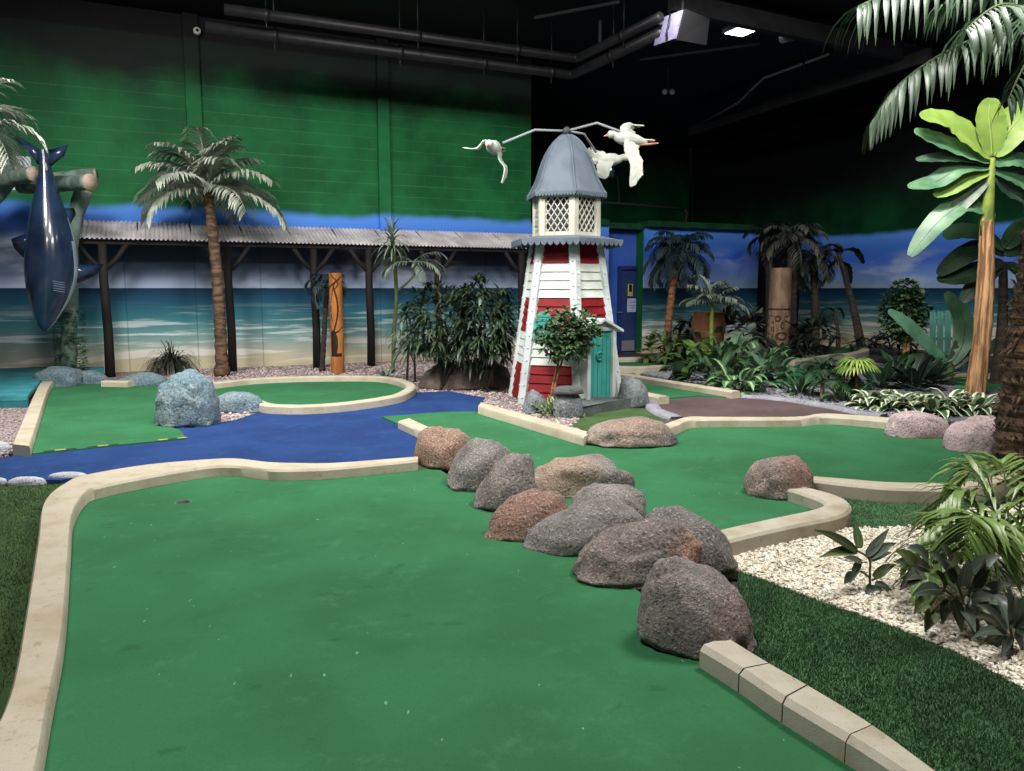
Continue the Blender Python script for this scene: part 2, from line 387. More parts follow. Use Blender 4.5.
b = MB(); b.box((.04, -.032, 1.55), (.14, .01, .3)); b.box((.04, -.039, 1.6), (.08, .004, .18), None, 1)
b.build('warning_sign', [mat('sign_yellow', (196, 180, 70), None), M['black']], dr, label='yellow warning sign')
b = MB(); b.box((.1, -.032, 1.17), (.28, .008, .34)); b.box((.1, -.037, 1.25), (.18, .004, .02), None, 1); b.box((.1, -.037, 1.17), (.2, .004, .015), None, 1); b.box((.1, -.037, 1.11), (.14, .004, .015), None, 1)
b.build('notice', [mat('paper', (176, 186, 210), None), mat('paper_ink', (110, 120, 150), None)], dr, label='white paper notice')
wallbox('dark_opening_panel', WO-WN*.25, WE, WN, s_c+.002, HW(799, 300, -.25)[0], .2, -.05, 3.0, M['black'])  # black panel standing in for the darkness of an opening
# far and side walls, ceiling, floor
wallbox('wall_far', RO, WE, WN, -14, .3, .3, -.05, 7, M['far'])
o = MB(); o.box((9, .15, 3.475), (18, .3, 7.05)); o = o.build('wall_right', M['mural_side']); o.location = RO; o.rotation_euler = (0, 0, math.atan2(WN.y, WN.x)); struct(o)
b = MB(); b.box((0, 0, 0), (46, 46, .2)); o = b.build('ceiling', M['black']); o.location = (0, 14, 6.75); o.rotation_euler = (0, 0, TH); struct(o)
b = MB(); b.box((0, 0, 0), (46, 46, .1)); o = b.build('floor', M['floor']); o.location = (0, 14, -.08); o.rotation_euler = (0, 0, TH); struct(o)
# square columns on the mural wall
for i, (u, w) in enumerate(((196, .26), (383, .24))):
    s, _ = HW(u, 160); b = MB(); b.box((s, -.06, 4.75), (w, .12, 3.9)); o = b.build('trim_%d' % (i+2), M['pil']); o.location = WO; o.rotation_euler = (0, 0, TH); struct(o)

# ------------------------------------------------------------------ ground
ZG, ZK = .05, .14
def offset(pts, w):
    out = []; n = len(pts)
    for i in range(n):
        t = pts[min(i+1, n-1)]-pts[max(i-1, 0)]; t.z = 0; t.normalize(); out.append(pts[i]+V((-t.y, t.x, 0))*w)
    return out
def kerb_pair(A, B, zb, ch=.018):
    mb = MB(); n = len(A); vs = []
    for a, c in zip(A, B):
        d = (c-a); d.z = 0; d.normalize(); dz = V((0, 0, ch))
        vs += [V((a.x, a.y, zb)), a-dz, a+d*ch, c-d*ch, c-dz, V((c.x, c.y, zb))]
    fs = [(i*6+k, i*6+k+1, i*6+6+k+1, i*6+6+k) for i in range(n-1) for k in range(5)]+[tuple(range(6)), tuple(reversed(range((n-1)*6, n*6)))]
    mb.add(vs, fs); return mb
def kerb(A, B, label, m='kerb', zb=-.02, n=6, name='concrete_kerb', group=None, cat='kerb'):
    A, B = catmull(A, n), catmull(B, n)
    o = kerb_pair(A, B, zb).build(name, M[m], None, 'auto', True); tag(o, label, cat, group); return [(a+c)/2 for a, c in zip(A, B)]
def kerbw(px, w, label, z=ZK, **k):
    p = gp(px, z); return kerb(offset(p, w/2), offset(p, -w/2), label, **k)
def setz(pts, z): return [V((p.x, p.y, z)) for p in pts]
def ground(name, pts, z, label, cat, m, zb=-.02, holes=(), kind=None):
    b = MB(); b.slab(setz(pts, z), zb, holes); o = b.build(name, m if not isinstance(m, str) else M[m], None, False, True); return tag(o, label, cat, None, kind)
out1 = [(-75, 860), (-18, 750), (10, 688), (25, 614), (37, 540), (44, 501), (64, 483), (87, 474), (148, 464), (205, 459), (235, 458), (268, 461.5), (300, 462.5), (340, 462), (418, 456)]
in1 = [(15, 860), (37, 771), (50, 700), (64, 625), (70, 544), (73, 513), (86, 492), (103, 485.5), (150, 476), (205, 467), (238, 466), (270, 469.5), (300, 469.5), (340, 467.5), (418, 460)]
mid1 = kerb(gp(out1, ZK), gp(in1, ZK), 'long curving cream kerb between the olive turf and the cup on the largest green')
in2 = [(700, 645.5), (739, 669), (782.5, 698), (846, 736), (899, 770), (985, 830)]
ou2 = [(730, 636), (773, 662), (810, 683), (876, 723), (941, 770), (1030, 835)]
a2, b2 = gp(in2, .145), gp(ou2, .145); mid2 = [(p+q)/2 for p, q in zip(a2, b2)]
fa, fb = catmull(a2, 6), catmull(b2, 6)
for i, (k0, k1, lb) in enumerate(((0, 6, 'short weathered kerb block touching the lowest boulder'), (6, 12, 'weathered kerb block second from the lowest boulder'), (12, 18, 'longer weathered kerb block third from the lowest boulder'), (18, 30, 'last weathered kerb block cut off by the bottom of the photo'))):
    A, B = fa[k0:k1+1], fb[k0:k1+1]; g = .007
    A = [p.copy() for p in A]; B = [p.copy() for p in B]
    for X in (A, B):
        if i: X[0] = X[0]+(X[1]-X[0]).normalized()*g*(.3 if i == 3 else .7)
        X[-1] = X[-1]+(X[-2]-X[-1]).normalized()*g*.3
    tag(kerb_pair(A, B, -.02, .022).build('kerb_block', M['kerb_grey'], None, 'auto', True), lb, 'kerb', 'kerb blocks beside the turf')
ou3 = [(700, 548), (727, 541), (760, 533), (797, 525), (838, 516.5), (851.5, 508), (846, 499), (824, 491), (791.5, 483.5)]
in3 = [(692, 536), (718, 529.5), (752, 522), (785, 515), (812, 509), (824, 503.5), (818, 499), (803, 493.5), (783, 487.5)]
mid3 = kerb(gp(ou3, ZK), gp(in3, ZK), 'hooked cream kerb curving round above the white pebbles', 'kerb_grey')
mid4 = kerb(gp([(806, 475), (850, 478.5), (888, 481.5), (925, 482), (964, 481), (1000, 474), (1018, 463)], ZK), gp([(806, 479.5), (850, 484.5), (888, 488), (925, 489), (964, 488.5), (1006, 481), (1028, 466)], ZK), 'cream kerb along the near rim of the round green, ending at the brown single boulder')
mid5 = kerb(gp([(481, 402), (535, 416.5), (592, 432.5)], ZK), gp([(478, 406.5), (530, 421.5), (584, 437)], ZK), 'straight cream kerb in front of the lighthouse gravel')
mid6 = kerb(gp([(410, 418), (431, 427.5), (445, 434)], .12), gp([(398, 421), (420, 431), (433, 438)], .12), 'short cream kerb stub between blue carpet and first boulder')
mid7 = kerb(gp([(655, 428), (672, 421), (689, 416.3), (709, 416.5), (736, 416.6), (771, 416.6), (803, 416), (818, 413.5), (840, 413.7), (892, 417.5)], ZK), gp([(663, 432), (678, 425.5), (691, 420.3), (711, 419.3), (736, 419), (771, 419), (803, 418.5), (818, 416.8), (842, 417.2), (892, 421.5)], ZK), 'wavy cream kerb between the brown carpet and the round green')
mid8 = kerb(gp([(12, 444), (22, 420), (37, 388), (43, 379.5)], ZK), gp([(30, 446), (38, 421), (48, 390), (54, 380.5)], ZK), 'short wide cream kerb beside the teal platform')
kerbw([(104, 380.5), (131, 381)], .16, 'tiny cream kerb piece at the foot of the first canopy post')
mid10 = kerbw([(205, 383.5), (250, 378.5), (290, 376.5), (323, 375.8), (376, 376), (402, 380), (411, 386), (400, 393.5), (385, 397), (367, 399.8), (340, 403), (309, 405), (285, 405), (268, 404), (256, 400)], .15, 'looped cream kerb around the round green below the canopy')
mid11 = kerbw([(612, 371.5), (660, 379.3), (700, 385.5), (736, 391.2)], .16, 'straight cream kerb behind the brown carpet under the leafy bed')
mid12 = kerbw([(636, 391), (650, 393.8), (664, 396.5)], .18, 'short cream kerb end beside the lighthouse side boulder')
kerbw([(618, 366), (640, 366.5), (664, 365)], .2, 'thin cream kerb beyond the lighthouse nearer to us than the blue door')
kerbw([(614, 357.8), (640, 357), (672, 356)], .2, 'cream kerb on the floor directly before the blue door')
kerbw([(775, 349), (790, 343.5), (827, 342.5), (856, 345), (865, 349), (851, 353), (832, 354.5), (790, 361)], .2, 'rounded cream kerb far back at the carved post')
kerbw([(955, 372.5), (990, 373.5), (1040, 375)], .2, 'cream kerb far back behind the banana trunk')

hole = G(183, 502, ZG); HR = .058
ring = [hole+V((math.cos(a)*HR, math.sin(a)*HR, 0)) for a in [2*PI*k/24 for k in range(24)]]
# carpets
gA = mid1[:]+gp([(440, 470), (500, 505), (560, 540), (640, 592), (690, 640)], ZG)+mid2
g1 = ground('putting_green', gA, ZG, 'largest green putting carpet with a cup, in front of the boulder row', 'putting green', 'green', holes=[ring])
b = MB(); N = 24
for r0, z0, r1, z1 in ((HR, -.001, HR-.006, -.001), (HR-.006, -.001, HR-.006, -.075), (HR-.006, -.075, .001, -.075)):
    b.add([hole+V((r*math.cos(2*PI*k/N), r*math.sin(2*PI*k/N), z)) for r, z in ((r0, z0), (r1, z1)) for k in range(N)], [(k, (k+1) % N, N+(k+1) % N, N+k) for k in range(N)])
b.build('golf_cup', mat('cup_plastic', (112, 120, 118), None, rough=.5), g1, True, True, 'pale grey cup')
gB = gp([(382, 416.5), (440, 412)], ZG)+mid5+mid7[6:]+gp([(905, 432), (955, 441), (990, 450)], ZG)+list(reversed(mid4))+gp([(790, 488)], ZG)+list(reversed(mid3))+gp([(690, 560), (640, 560), (560, 520), (500, 480), (440, 450), (425, 436)], ZG)
ground('putting_green', gB, ZG, 'wide green putting carpet behind the boulder row reaching the pink boulders', 'putting green', 'green')
b = MB(); q = G(824, 450.5, ZG)
rg = [q+V((math.cos(a)*.056, math.sin(a)*.056, .002)) for a in [2*PI*k/20 for k in range(20)]]
gC = gp([(30, 453.5), (186, 438), (180, 430), (163, 424), (161, 400), (165, 384), (107, 382), (50, 384)], ZG)
g3 = ground('putting_green', gC, ZG, 'small green tee carpet beside the big teal-grey rock with taped front edge', 'putting green', 'green')
ea, eb = G(31, 453.2, ZG), G(186, 437.9, ZG); n = 15
tape = [mat('tape_yellow', (178, 168, 104), None), mat('tape_black', (50, 52, 40), None)]
for k0, k1 in ((1, 4), (5, 8), (12, 15)):
    b = MB()
    for i in range(k0, k1):
        p, r = ea.lerp(eb, i/n), ea.lerp(eb, (i+1)/n); b.beam(p+V((0, .02, .003)), r+V((0, .02, .003)), .026, .005, m=i % 2)
    b.build('hazard_tape', tape, g3, False, True, 'worn yellow and black edge tape')
gD = [p for p in mid10]+gp([(215, 395), (190, 388)], ZG)
ground('putting_green', gD, ZG, 'round green putting carpet below the canopy inside the looped kerb', 'putting green', 'green')
gE = mid11+gp([(700, 395.5), (660, 399), (640, 398), (600, 385)], ZG)
ground('putting_green', gE, ZG, 'narrow green putting carpet between lighthouse and leafy bed', 'putting green', 'green')
ground('putting_green', gp([(772, 384), (785, 366), (809, 361), (835, 360), (824, 377), (802, 386)], ZG), ZG, 'small patch of green carpet seen through the leafy bed', 'putting green', 'green')
ground('putting_green', gp([(785, 352), (790, 345), (827, 343.5), (856, 345), (864, 349), (850, 352.5), (830, 354)], ZG), ZG, 'far back green carpet before the carved post', 'putting green', 'green')
ground('putting_green', gp([(606, 364), (614, 357.8), (668, 357), (668, 365), (618, 366)], ZG), ZG, 'small far green carpet before the blue door', 'putting green', 'green')
ground('putting_green', gp([(955, 388), (955, 373.5), (1040, 375), (1040, 390)], ZG), ZG, 'green carpet far back behind the banana trunk', 'putting green', 'green')
BLUE = gp([(-90, 475), (0, 458), (30, 453.5), (120, 430), (180, 428), (210, 424), (235, 420), (268, 409), (309, 406), (402, 395), (415, 392.5), (449, 391), (485, 397.5), (482, 404), (478, 409), (470, 425), (440, 450), (418, 458), (340, 465), (268, 464), (205, 462), (148, 468), (87, 476), (60, 480), (0, 480), (-90, 494)], .035)
ground('carpet_path', BLUE, .035, 'dark blue carpet path winding between the greens', 'path', 'blue')
ground('carpet_path', gp([(648, 400), (663, 396), (700, 395), (738, 397), (760, 397.5), (810, 403), (860, 412), (890, 418), (840, 416), (818, 415.5), (709, 418), (689, 419), (672, 423), (658, 428), (668, 416), (655, 408)], .036), .036, 'brown carpet path between the lighthouse and the leafy bed', 'path', 'brown')
ground('turf_patch', gp([(570, 424), (588, 437), (660, 431), (677, 418), (655, 404), (640, 402), (590, 412)], .03), .03, 'small olive turf patch before the lighthouse step', 'turf', 'turf_y')
R = random.Random(7)
def inpoly(p, poly):
    c = False; j = len(poly)-1
    for i in range(len(poly)):
        a, e = poly[i], poly[j]
        if (a.y > p.y) != (e.y > p.y) and p.x < (e.x-a.x)*(p.y-a.y)/(e.y-a.y)+a.x: c = not c
        j = i
    return c
def scatter(poly, n, rnd, ymax=99):
    x0, x1 = min(p.x for p in poly), max(p.x for p in poly); y0, y1 = min(p.y for p in poly), max(p.y for p in poly); k = 0
    while k < n:
        p = V((rnd.uniform(x0, x1), rnd.uniform(y0, y1), 0))
        if inpoly(p, poly): k += 1; yield p
def turf(pts, z, label, m, nb, hgt=.016, seen=None):
    b = MB(); b.slab(setz(pts, z), -.02)
    for p in scatter(seen or pts, nb, R):
        a = R.uniform(0, 2*PI); l = R.uniform(.6, 1.2)*hgt; d = V((math.cos(a), math.sin(a), 0))*.0022; k = V((R.uniform(-1, 1), R.uniform(-1, 1), 0))*l*.6; p.z = z
        b.add([p-d, p+d, p+k+V((0, 0, l))], [(0, 1, 2)])
    tag(b.build('turf_patch', M[m], None, False, True), label, 'turf')
T1 = gp([(735, 600), (739, 571), (805, 596), (899, 629), (970, 659), (1022, 689), (1150, 765), (1200, 900)], ZG)+list(reversed(mid2))
turf(T1, .05, 'dark green turf strip between the kerb blocks and white pebbles', 'turf', 34000, .017, T1[:6]+gp([(1060, 790), (960, 790)], .05)+list(reversed(mid2[:5])))
turf(gp([(812, 484), (860, 487), (958, 490), (1000, 490), (975, 512), (926, 527), (851, 533), (830, 525), (850, 505), (815, 490)], .03), .03, 'green turf patch between the hooked kerb and the round green kerb', 'turf', 9000, .014)
turf(gp([(-260, 800), (-90, 500), (0, 485), (66, 483), (52, 500), (41, 540), (28, 614), (14, 688), (-14, 750), (-70, 860)], 0), .0, 'olive turf strip outside the long curving kerb', 'turf_y', 12000, .016, gp([(-60, 720), (-30, 500), (0, 485), (66, 483), (41, 540), (14, 688)], 0))
def pebble(b, p, r, rnd):
    e = [V((1, 0, 0)), V((-1, 0, 0)), V((0, 1, 0)), V((0, -1, 0)), V((0, 0, 1)), V((0, 0, -1))]
    a = Matrix.Rotation(rnd.uniform(0, 6), 3, 'Z') @ Matrix.Rotation(rnd.uniform(-.5, .5), 3, 'X') @ Matrix.Diagonal((rnd.uniform(.8, 1.5), rnd.uniform(.6, 1), rnd.uniform(.45, .8))) @ Matrix.Rotation(rnd.uniform(0, 6), 3, (1, 1, .3))
    b.add([p+(a @ k)*r for k in e], [(0, 2, 4), (2, 1, 4), (1, 3, 4), (3, 0, 4), (2, 0, 5), (1, 2, 5), (3, 1, 5), (0, 3, 5)])
def gravel(pts, z, label, m, pm, n, r, seen=None, excl=()):
    b = MB(); b.slab(setz(pts, z), -.02)
    nb_ = len(b.f)
    for p in scatter(seen or pts, n, R):
        if any(inpoly(p, e) for e in excl): continue
        p.z = z+r*R.uniform(0, .7); pebble(b, p, r*R.uniform(.7, 1.35), R)
    b.mi = [0 if i < nb_ else 1 for i in range(len(b.mi))]
    tag(b.build('gravel_bed', [M[m], M[pm]], None, False, True), label, 'gravel', None, 'stuff')
GW = gp([(705, 566), (735, 553), (783, 543), (835, 529), (853, 529), (890, 528), (926, 525), (975, 508), (1080, 495), (1200, 560), (1200, 790), (1022, 689), (970, 659), (899, 629), (805, 596), (739, 571)], .032)
gravel(GW, .034, 'white and cream pebbles under the arching palm clump', 'g_white', 'p_white', 11000, .0135, GW[:8]+gp([(1090, 505), (1090, 720)], .03)+GW[11:])
GP = [W(-14, 0), W(s_a, 0)]+gp([(630, 362), (640, 385), (652, 397), (645, 408), (586, 439), (478, 408), (300, 402), (240, 420), (160, 432), (12, 452), (-90, 474)], .025)
gravel(GP, .025, 'pinkish gravel along the mural wall and around the lighthouse', 'g_pink', 'p_pink', 9000, .022, [W(-7, .1), W(s_end, .1)]+gp([(560, 366), (640, 400), (586, 439), (478, 408), (410, 392), (240, 424), (190, 430), (12, 452), (-20, 456)], .025), [BLUE, gB, gC, gD, gp([(590, 412), (640, 402), (660, 408), (660, 431), (588, 437), (572, 426)], .03)])
GG = gp([(640, 374), (700, 384), (738, 391), (745, 396), (760, 396.5), (812, 402.5), (862, 411.5), (890, 417), (950, 420), (1040, 470), (1100, 470), (1100, 372), (900, 366), (800, 352), (700, 352), (668, 356)], .03)
gravel(GG, .03, 'grey gravel in the leafy bed behind the brown carpet', 'g_grey', 'p_grey', 6000, .022, GG[:8]+gp([(960, 412), (860, 395), (790, 385), (680, 368)], .03), [gE])
# ------------------------------------------------------------------ rocks
def ico(sub):
    import bmesh
    bm = bmesh.new(); bmesh.ops.create_icosphere(bm, subdivisions=sub, radius=1); vs = [v.co.copy() for v in bm.verts]; fs = [tuple(v.index for v in f.verts) for f in bm.faces]; bm.free(); return vs, fs
ICO = {k: ico(k) for k in (3, 4, 5)}
def rock(ul, ur, vt, vb, label, m, seed, dr=.8, z0=ZG, sub=4, rot=0, amp=.2, sq=.95, name='boulder', group=None, cat='boulder', ledge=0, tilt=0, hk=1.0):
    uc = (ul+ur)/2; f = G(uc, vb, z0); w = P(ur, vb, f.y).x-P(ul, vb, f.y).x; d = w*dr; yc = f.y+d*.42
    w *= yc/f.y; c = P(uc, vb, yc); h = max(.05, (P(uc, vt, yc).z-z0))*hk; c = V((c.x, yc, z0))
    vs, fs = ICO[sub]; so = V((seed*3.7, seed*1.3, seed*2.1)); out = []
    rm = Matrix.Rotation(rot, 3, 'Z') @ Matrix.Rotation(tilt, 3, 'Y')
    for p in vs:
        q = V([math.copysign(abs(a)**sq, a) for a in p]); q.normalize()
        k = 1+amp*.8*noise.noise(p*1.1+so)+amp*.5*noise.noise(p*2.7+so)+.035*noise.noise(p*7+so)+.018*noise.noise(p*16+so)
        q = q.lerp(V([math.copysign(abs(a)**sq, a) for a in p]), .55)*k; q = V((q.x*1.15, q.y, q.z*.72))
        if ledge: q *= 1+ledge*(math.floor((q.z+.1*noise.noise(p*3+so))*4)/4-q.z)
        q = rm @ q
        out.append(q)
    mx = max(q.z for q in out); lx = [min(q.x for q in out), max(q.x for q in out)]; ly = [min(q.y for q in out), max(q.y for q in out)]
    res = []
    for q in out:
        x = ((q.x-lx[0])/(lx[1]-lx[0])-.5)*w; y = ((q.y-ly[0])/(ly[1]-ly[0])-.5)*d
        z = h*(.1+.9*q.z/mx) if q.z > 0 else h*(.1+.3*q.z)
        res.append(V((x, y, z)))
    b = MB(); b.add(res, fs); o = b.build(name, m, None, True); o.location = c
    return tag(o, label, cat, group)
GR, DK, LT, OR = (136, 129, 124), (98, 93, 90), (196, 188, 180), (166, 122, 98)
BG = 'boulders dividing the two big greens'
i = 0
def rk(patch=None, pc=(0, 0, 0), pr=.3, base=GR, dark=DK, light=LT, fine=62, pamt=.6):
    global i; i += 1
    base, dark, light = [tuple(min(255, x*1.1) for x in q) for q in (base, dark, light)]
    return rockmat('granite_%d' % i, base, dark, light, patch, pc, pr, fine, .8, pamt)
rock(415, 478, 425, 469, 'orange-tinged round boulder at the blue carpet end of the row', rk(OR, (-.12, -.3, .2), .42, (142, 128, 116)), 1, .9, sub=4, group=BG, tilt=.2)
rock(446, 514, 439, 491, 'grey boulder second in the row from the blue carpet', rk(None, base=(128, 124, 121)), 2, .95, rot=.3, group=BG, tilt=-.35)
rock(473, 537, 453, 512, 'grey-brown upright boulder third in the row from the blue carpet', rk(None, base=(136, 127, 121)), 3, .85, rot=.4, group=BG, tilt=-.35)
rock(529, 634, 456, 497, 'long tan boulder with a grey end, behind the row towards the lighthouse', rk((176, 146, 120), (-.3, -.15, .15), .42, (140, 133, 126)), 4, .6, group=BG, sq=.75)
rock(483, 570, 490, 541, 'rusty orange boulder in the middle of the row', rk((164, 112, 86), (.05, -.25, .15), .38, (132, 112, 102), pamt=.45), 5, .75, rot=.3, group=BG, tilt=-.35)
rock(566, 650, 484, 528, 'small grey boulder wedged behind the two middle boulders', rk(None, base=(136, 131, 127)), 6, .7, group=BG)
rock(521, 652, 501, 555, 'dark grey slab-like boulder beside the rusty orange one', rk(None, base=(118, 115, 112)), 7, .6, rot=.3, group=BG, tilt=-.3)
rock(640, 737, 508, 576, 'dark grey boulder touching the hooked kerb', rk(None, base=(116, 112, 110)), 9, .8, rot=-.3, group=BG, tilt=.4)
rock(571, 706, 518, 587, 'wide brown-grey boulder with an orange streak', rk((182, 122, 92), (.36, -.2, .17), .22, (126, 114, 108)), 8, .65, sub=5, rot=.4, group=BG, tilt=-.2)
rock(636, 755, 557, 660, 'biggest rounded grey boulder at the kerb block end of the row', rk((140, 112, 102), (.2, -.1, .1), .22, (134, 126, 122), fine=70, pamt=.5), 10, .85, sub=5, rot=-.4, group=BG, amp=.12, sq=.8, hk=.97, tilt=.3)
rock(585, 677, 418, 448, 'low wide speckled boulder at the end of the lighthouse kerb', rk((140, 112, 96), (0, 0, .2), .4, (150, 137, 126), fine=50), 11, .7, group=None, sq=.85)
rock(745, 814, 456, 500, 'single brown boulder standing on the wide green by the hooked kerb', rk((150, 112, 96), (.15, -.1, .2), .22, (140, 123, 114), fine=55), 12, .8, sq=.75)
PK = dict(base=(190, 168, 168), dark=(156, 134, 136), light=(218, 202, 202), fine=50)
rock(886, 948, 410, 440, 'flat pink boulder behind the round green, next to the wavy kerb', rk(**PK), 13, .6, .03, sq=.7, amp=.14)
rock(945, 1012, 415, 455, 'pink boulder behind the round green beside the shaggy palm trunk', rk(**PK), 14, .7, .03, sq=.75, amp=.14)
BS = dict(base=(116, 122, 124), dark=(84, 90, 94), light=(160, 168, 170), fine=40)
rock(522, 549, 389, 414, 'grey angular rock at the lighthouse corner beside the little tree', rk(**BS), 15, .9, .03, sq=1.1, amp=.3)
o_blk = rock(553, 583, 391, 418, 'grey block rock under a darker cap before the lighthouse', rk(**BS), 16, .8, .03, sq=.55, amp=.12)
blk = o_blk
o = rock(553, 584, 403, 417, 'dark flat cap rock lying on the grey block rock', rk(base=(84, 86, 86), dark=(64, 66, 66), light=(120, 122, 120)), 17, .8, .03, sq=.6, amp=.1)
o.location = blk.location+V((0, -.02, max(v.co.z for v in blk.data.vertices)*.92)); o.scale.z = .6
rock(617, 649, 377, 408, 'grey round rock beside the teal lighthouse door', rk(**BS), 18, .9, .03, amp=.2)
LB = dict(base=(126, 142, 148), dark=(92, 112, 122), light=(176, 186, 188), fine=40)
def teal_rock(*a, **k): return rock(*a[:5], rockmat('painted_rock_%d' % a[5], (122, 138, 142), (88, 112, 124), (180, 190, 192), (92, 126, 138), (0, 0, .5), .3, 36, .8, .6), *a[5:], **k)
teal_rock(157, 218, 369, 428, 'tall teal-grey painted rock between the tee carpet and round green', 21, .9, .03, 5, 0, .16, .72, ledge=.16)
teal_rock(212, 265, 391, 413, 'low long teal-grey rock lying beside the tall one', 22, .55, .03, 4, 0, .16, .75)
teal_rock(120, 168, 372, 387, 'small teal-grey rock behind the tall one', 23, .6, .03, 4, 0, .2, .8)
teal_rock(34, 82, 366, 388, 'flat teal-grey rock at the end of the teal platform', 24, .7, .03, 4, 0, .2, .7)
teal_rock(76, 108, 370, 385, 'small teal-grey rock by the first canopy post', 25, .7, .03, 4, 0, .2, .75)
rock(418, 515, 360, 390, 'brown low rock under the two leafy bushes', rk(base=(112, 98, 90), dark=(84, 74, 70), light=(146, 132, 122)), 26, .5, .03, sq=.7)
rock(588, 606, 367, 379, 'small brown rock beyond the lighthouse door', rk(base=(124, 106, 98)), 27, .7, .03)
# stone step
b = MB(); p0, p1 = G(581, 416, .02), G(636, 408, .02); dv = (p1-p0).normalized(); nv = V((-dv.y, dv.x, 0))
pl = [p0, p0.lerp(p1, .5)-nv*.02, p1, p1+nv*.32, p0.lerp(p1, .5)+nv*.42, p0+nv*.36]
b.slab(setz(pl, .135), .02); o = b.build('stone_step', rk(base=(98, 104, 104), dark=(74, 80, 80), light=(130, 136, 134)), None, False, True); tag(o, 'grey stone step before the teal lighthouse door', 'step')
md = o.modifiers.new('round', 'BEVEL'); md.width = .025; md.segments = 2
# edging stones
WS = rockmat('pale_edging', (176, 180, 188), (150, 154, 164), (206, 208, 212), fine=60, bs=.4)
for a in ((-24, 7, 477, 486, 'pale edging stone cut by the photo edge between blue carpet and olive turf', 31), (8, 46, 476.5, 486, 'pale edging stone in the middle between blue carpet and olive turf', 32), (48, 89, 472, 482, 'pale edging stone touching the long curving kerb', 33)):
    rock(a[0], a[1], a[2], a[3], a[4], WS, a[5], .34, .0, 4, 0, .08, .6, 'edging_stone', 'pale edging stones', 'edging stone')
rock(-26, 11, 441, 452, 'pale flat stone at the foot of the wide kerb by the platform', WS, 34, .5, .02, 4, 0, .12, .7, 'edging_stone', None, 'edging stone')
ES = rockmat('grey_edging', (150, 150, 160), (128, 128, 138), (182, 182, 190), fine=50, bs=.4)
def edging(px, w, label, z=.075):
    p = gp(px, z); A, B = catmull(offset(p, w/2), 6), catmull(offset(p, -w/2), 6)
    for k, (a, c) in enumerate(zip(A, B)):
        j = .02*noise.noise(a*4); a.z += j; c.z += j
    tag(kerb_pair(A, B, -.02, .03).build('stone_edging', ES, None, True, True), label, 'edging')
edging([(642, 396), (650, 401), (655, 407), (664, 412), (677, 416.5)], .2, 'grey curved stone edging between the lighthouse turf and brown carpet')
edging([(742, 394.5), (765, 396), (790, 398.5), (812, 402), (838, 406.5), (862, 411.5), (884, 415)], .16, 'long grey stone edging between brown carpet and variegated plants')
# foil-wrapped round pot in the bed
# ------------------------------------------------------------------ canopy
zt = 2.83; ze = 2.46; dcv = 1.0
sl0, _ = HW(77, 235, dcv); sl1 = s_end+.1; Lc = sl1-sl0
cn = thing('corrugated_canopy', 'long lean-to canopy with corrugated grey roof along the mural wall', 'canopy', W(sl0, 0, 0), TH)
b = MB(); n = int(Lc/.075)*8; vs = []
for k in range(n+1):
    x = Lc*k/n; w = .014*math.cos(2*PI*x/.075)
    vs += [(x, -.01, zt+w), (x, -dcv, ze+w), (x, -dcv, ze+w-.008), (x, -.01, zt+w-.008)]
b.add(vs, [(k*4+j, k*4+4+j, k*4+4+(j+1) % 4, k*4+(j+1) % 4) for k in range(n) for j in range(4)])
rfm = NT('corrugated_grey'); rfm.rough(.6)
fx, fy, fz = rfm.xyz(); bnd = rfm.math('FRACT', rfm.math('DIVIDE', fx, 1.05))
rfm.col(rfm.mix(rfm.smooth(rfm.noise(2.5, 4), .35, .7), rfm.mix(rfm.smooth(bnd, .5, .52), lin((208, 201, 201)), lin((222, 216, 216))), lin((178, 170, 172)))); b.build('roof_sheet', rfm.m, cn)
wood = mat('dark_brown_timber', (36, 31, 32), (26, 23, 24), 5, .75, .4, 30, sc=(1, 1, .1))
b = MB(); b.beam((0, -dcv+.14, ze-.06), (Lc, -dcv+.14, ze-.05), .07, .07); b.build('beam', wood, cn)
b = MB(); b.beam((0, -.06, zt-.1), (Lc, -.06, zt-.1), .07, .1); b.build('wall_plate', wood, cn)
b = MB()
for k in range(int(Lc/.9)+1):
    x = min(Lc-.05, k*.9+.05); b.beam((x, -.05, zt-.05), (x, -dcv+.05, ze-.035), .05, .06)
b.build('rafters', wood, cn)
for u in (107.5, 231, 316, 370.5, 439, 521.5):
    s, z = HW(u, 330, dcv-.14); x = s-sl0; y = -dcv+.14
    b = MB(); b.tube([(x, y, -.0), (x+.01, y, .8), (x-.01, y, 1.7), (x, y, ze-.1)], [.085, .078, .074, .07], 10); po = b.build('post', wood, cn, True)
    for sg in (-1, 1):
        b = MB(); b.tube([(x, y, ze-.56), (x+sg*.2, y, ze-.36), (x+sg*.38, y, ze-.1)], [.045, .042, .045], 8); b.build('brace', wood, po, True)
# ------------------------------------------------------------------ lighthouse
LHY = 11.2; c0 = P(564.5, 398, LHY); LZ = .03; LH = V((c0.x, LHY, LZ)); AL = math.radians(9.5)
lh = thing('lighthouse', 'red and white wooden model lighthouse with grey dome and teal door', 'lighthouse', LH)
def hx(R_, k, z): a = AL+k*PI/3; return V((R_*math.sin(a), -R_*math.cos(a), z))
Z0, Z1 = .05, 2.16; R0, R1 = .80, .485
def RR(z): return R0+(R1-R0)*(z-Z0)/(Z1-Z0)
def paint(name, a, b_, w):
    t = NT(name); t.rough(.6); t.b.inputs['Specular IOR Level'].default_value = .2; k = t.mix(t.smooth(t.noise(4, 5), .38, .68), lin(a), lin(b_)); k = t.mix(t.math('MULTIPLY', t.smooth(t.noise(20, 5, sc=(1, 1, .3), rough=.7), .62, .7), .6), k, lin(w)); t.col(k); t.bump(t.noise(14, 4, sc=(.4, .4, 3)), .2, .01); return t.m
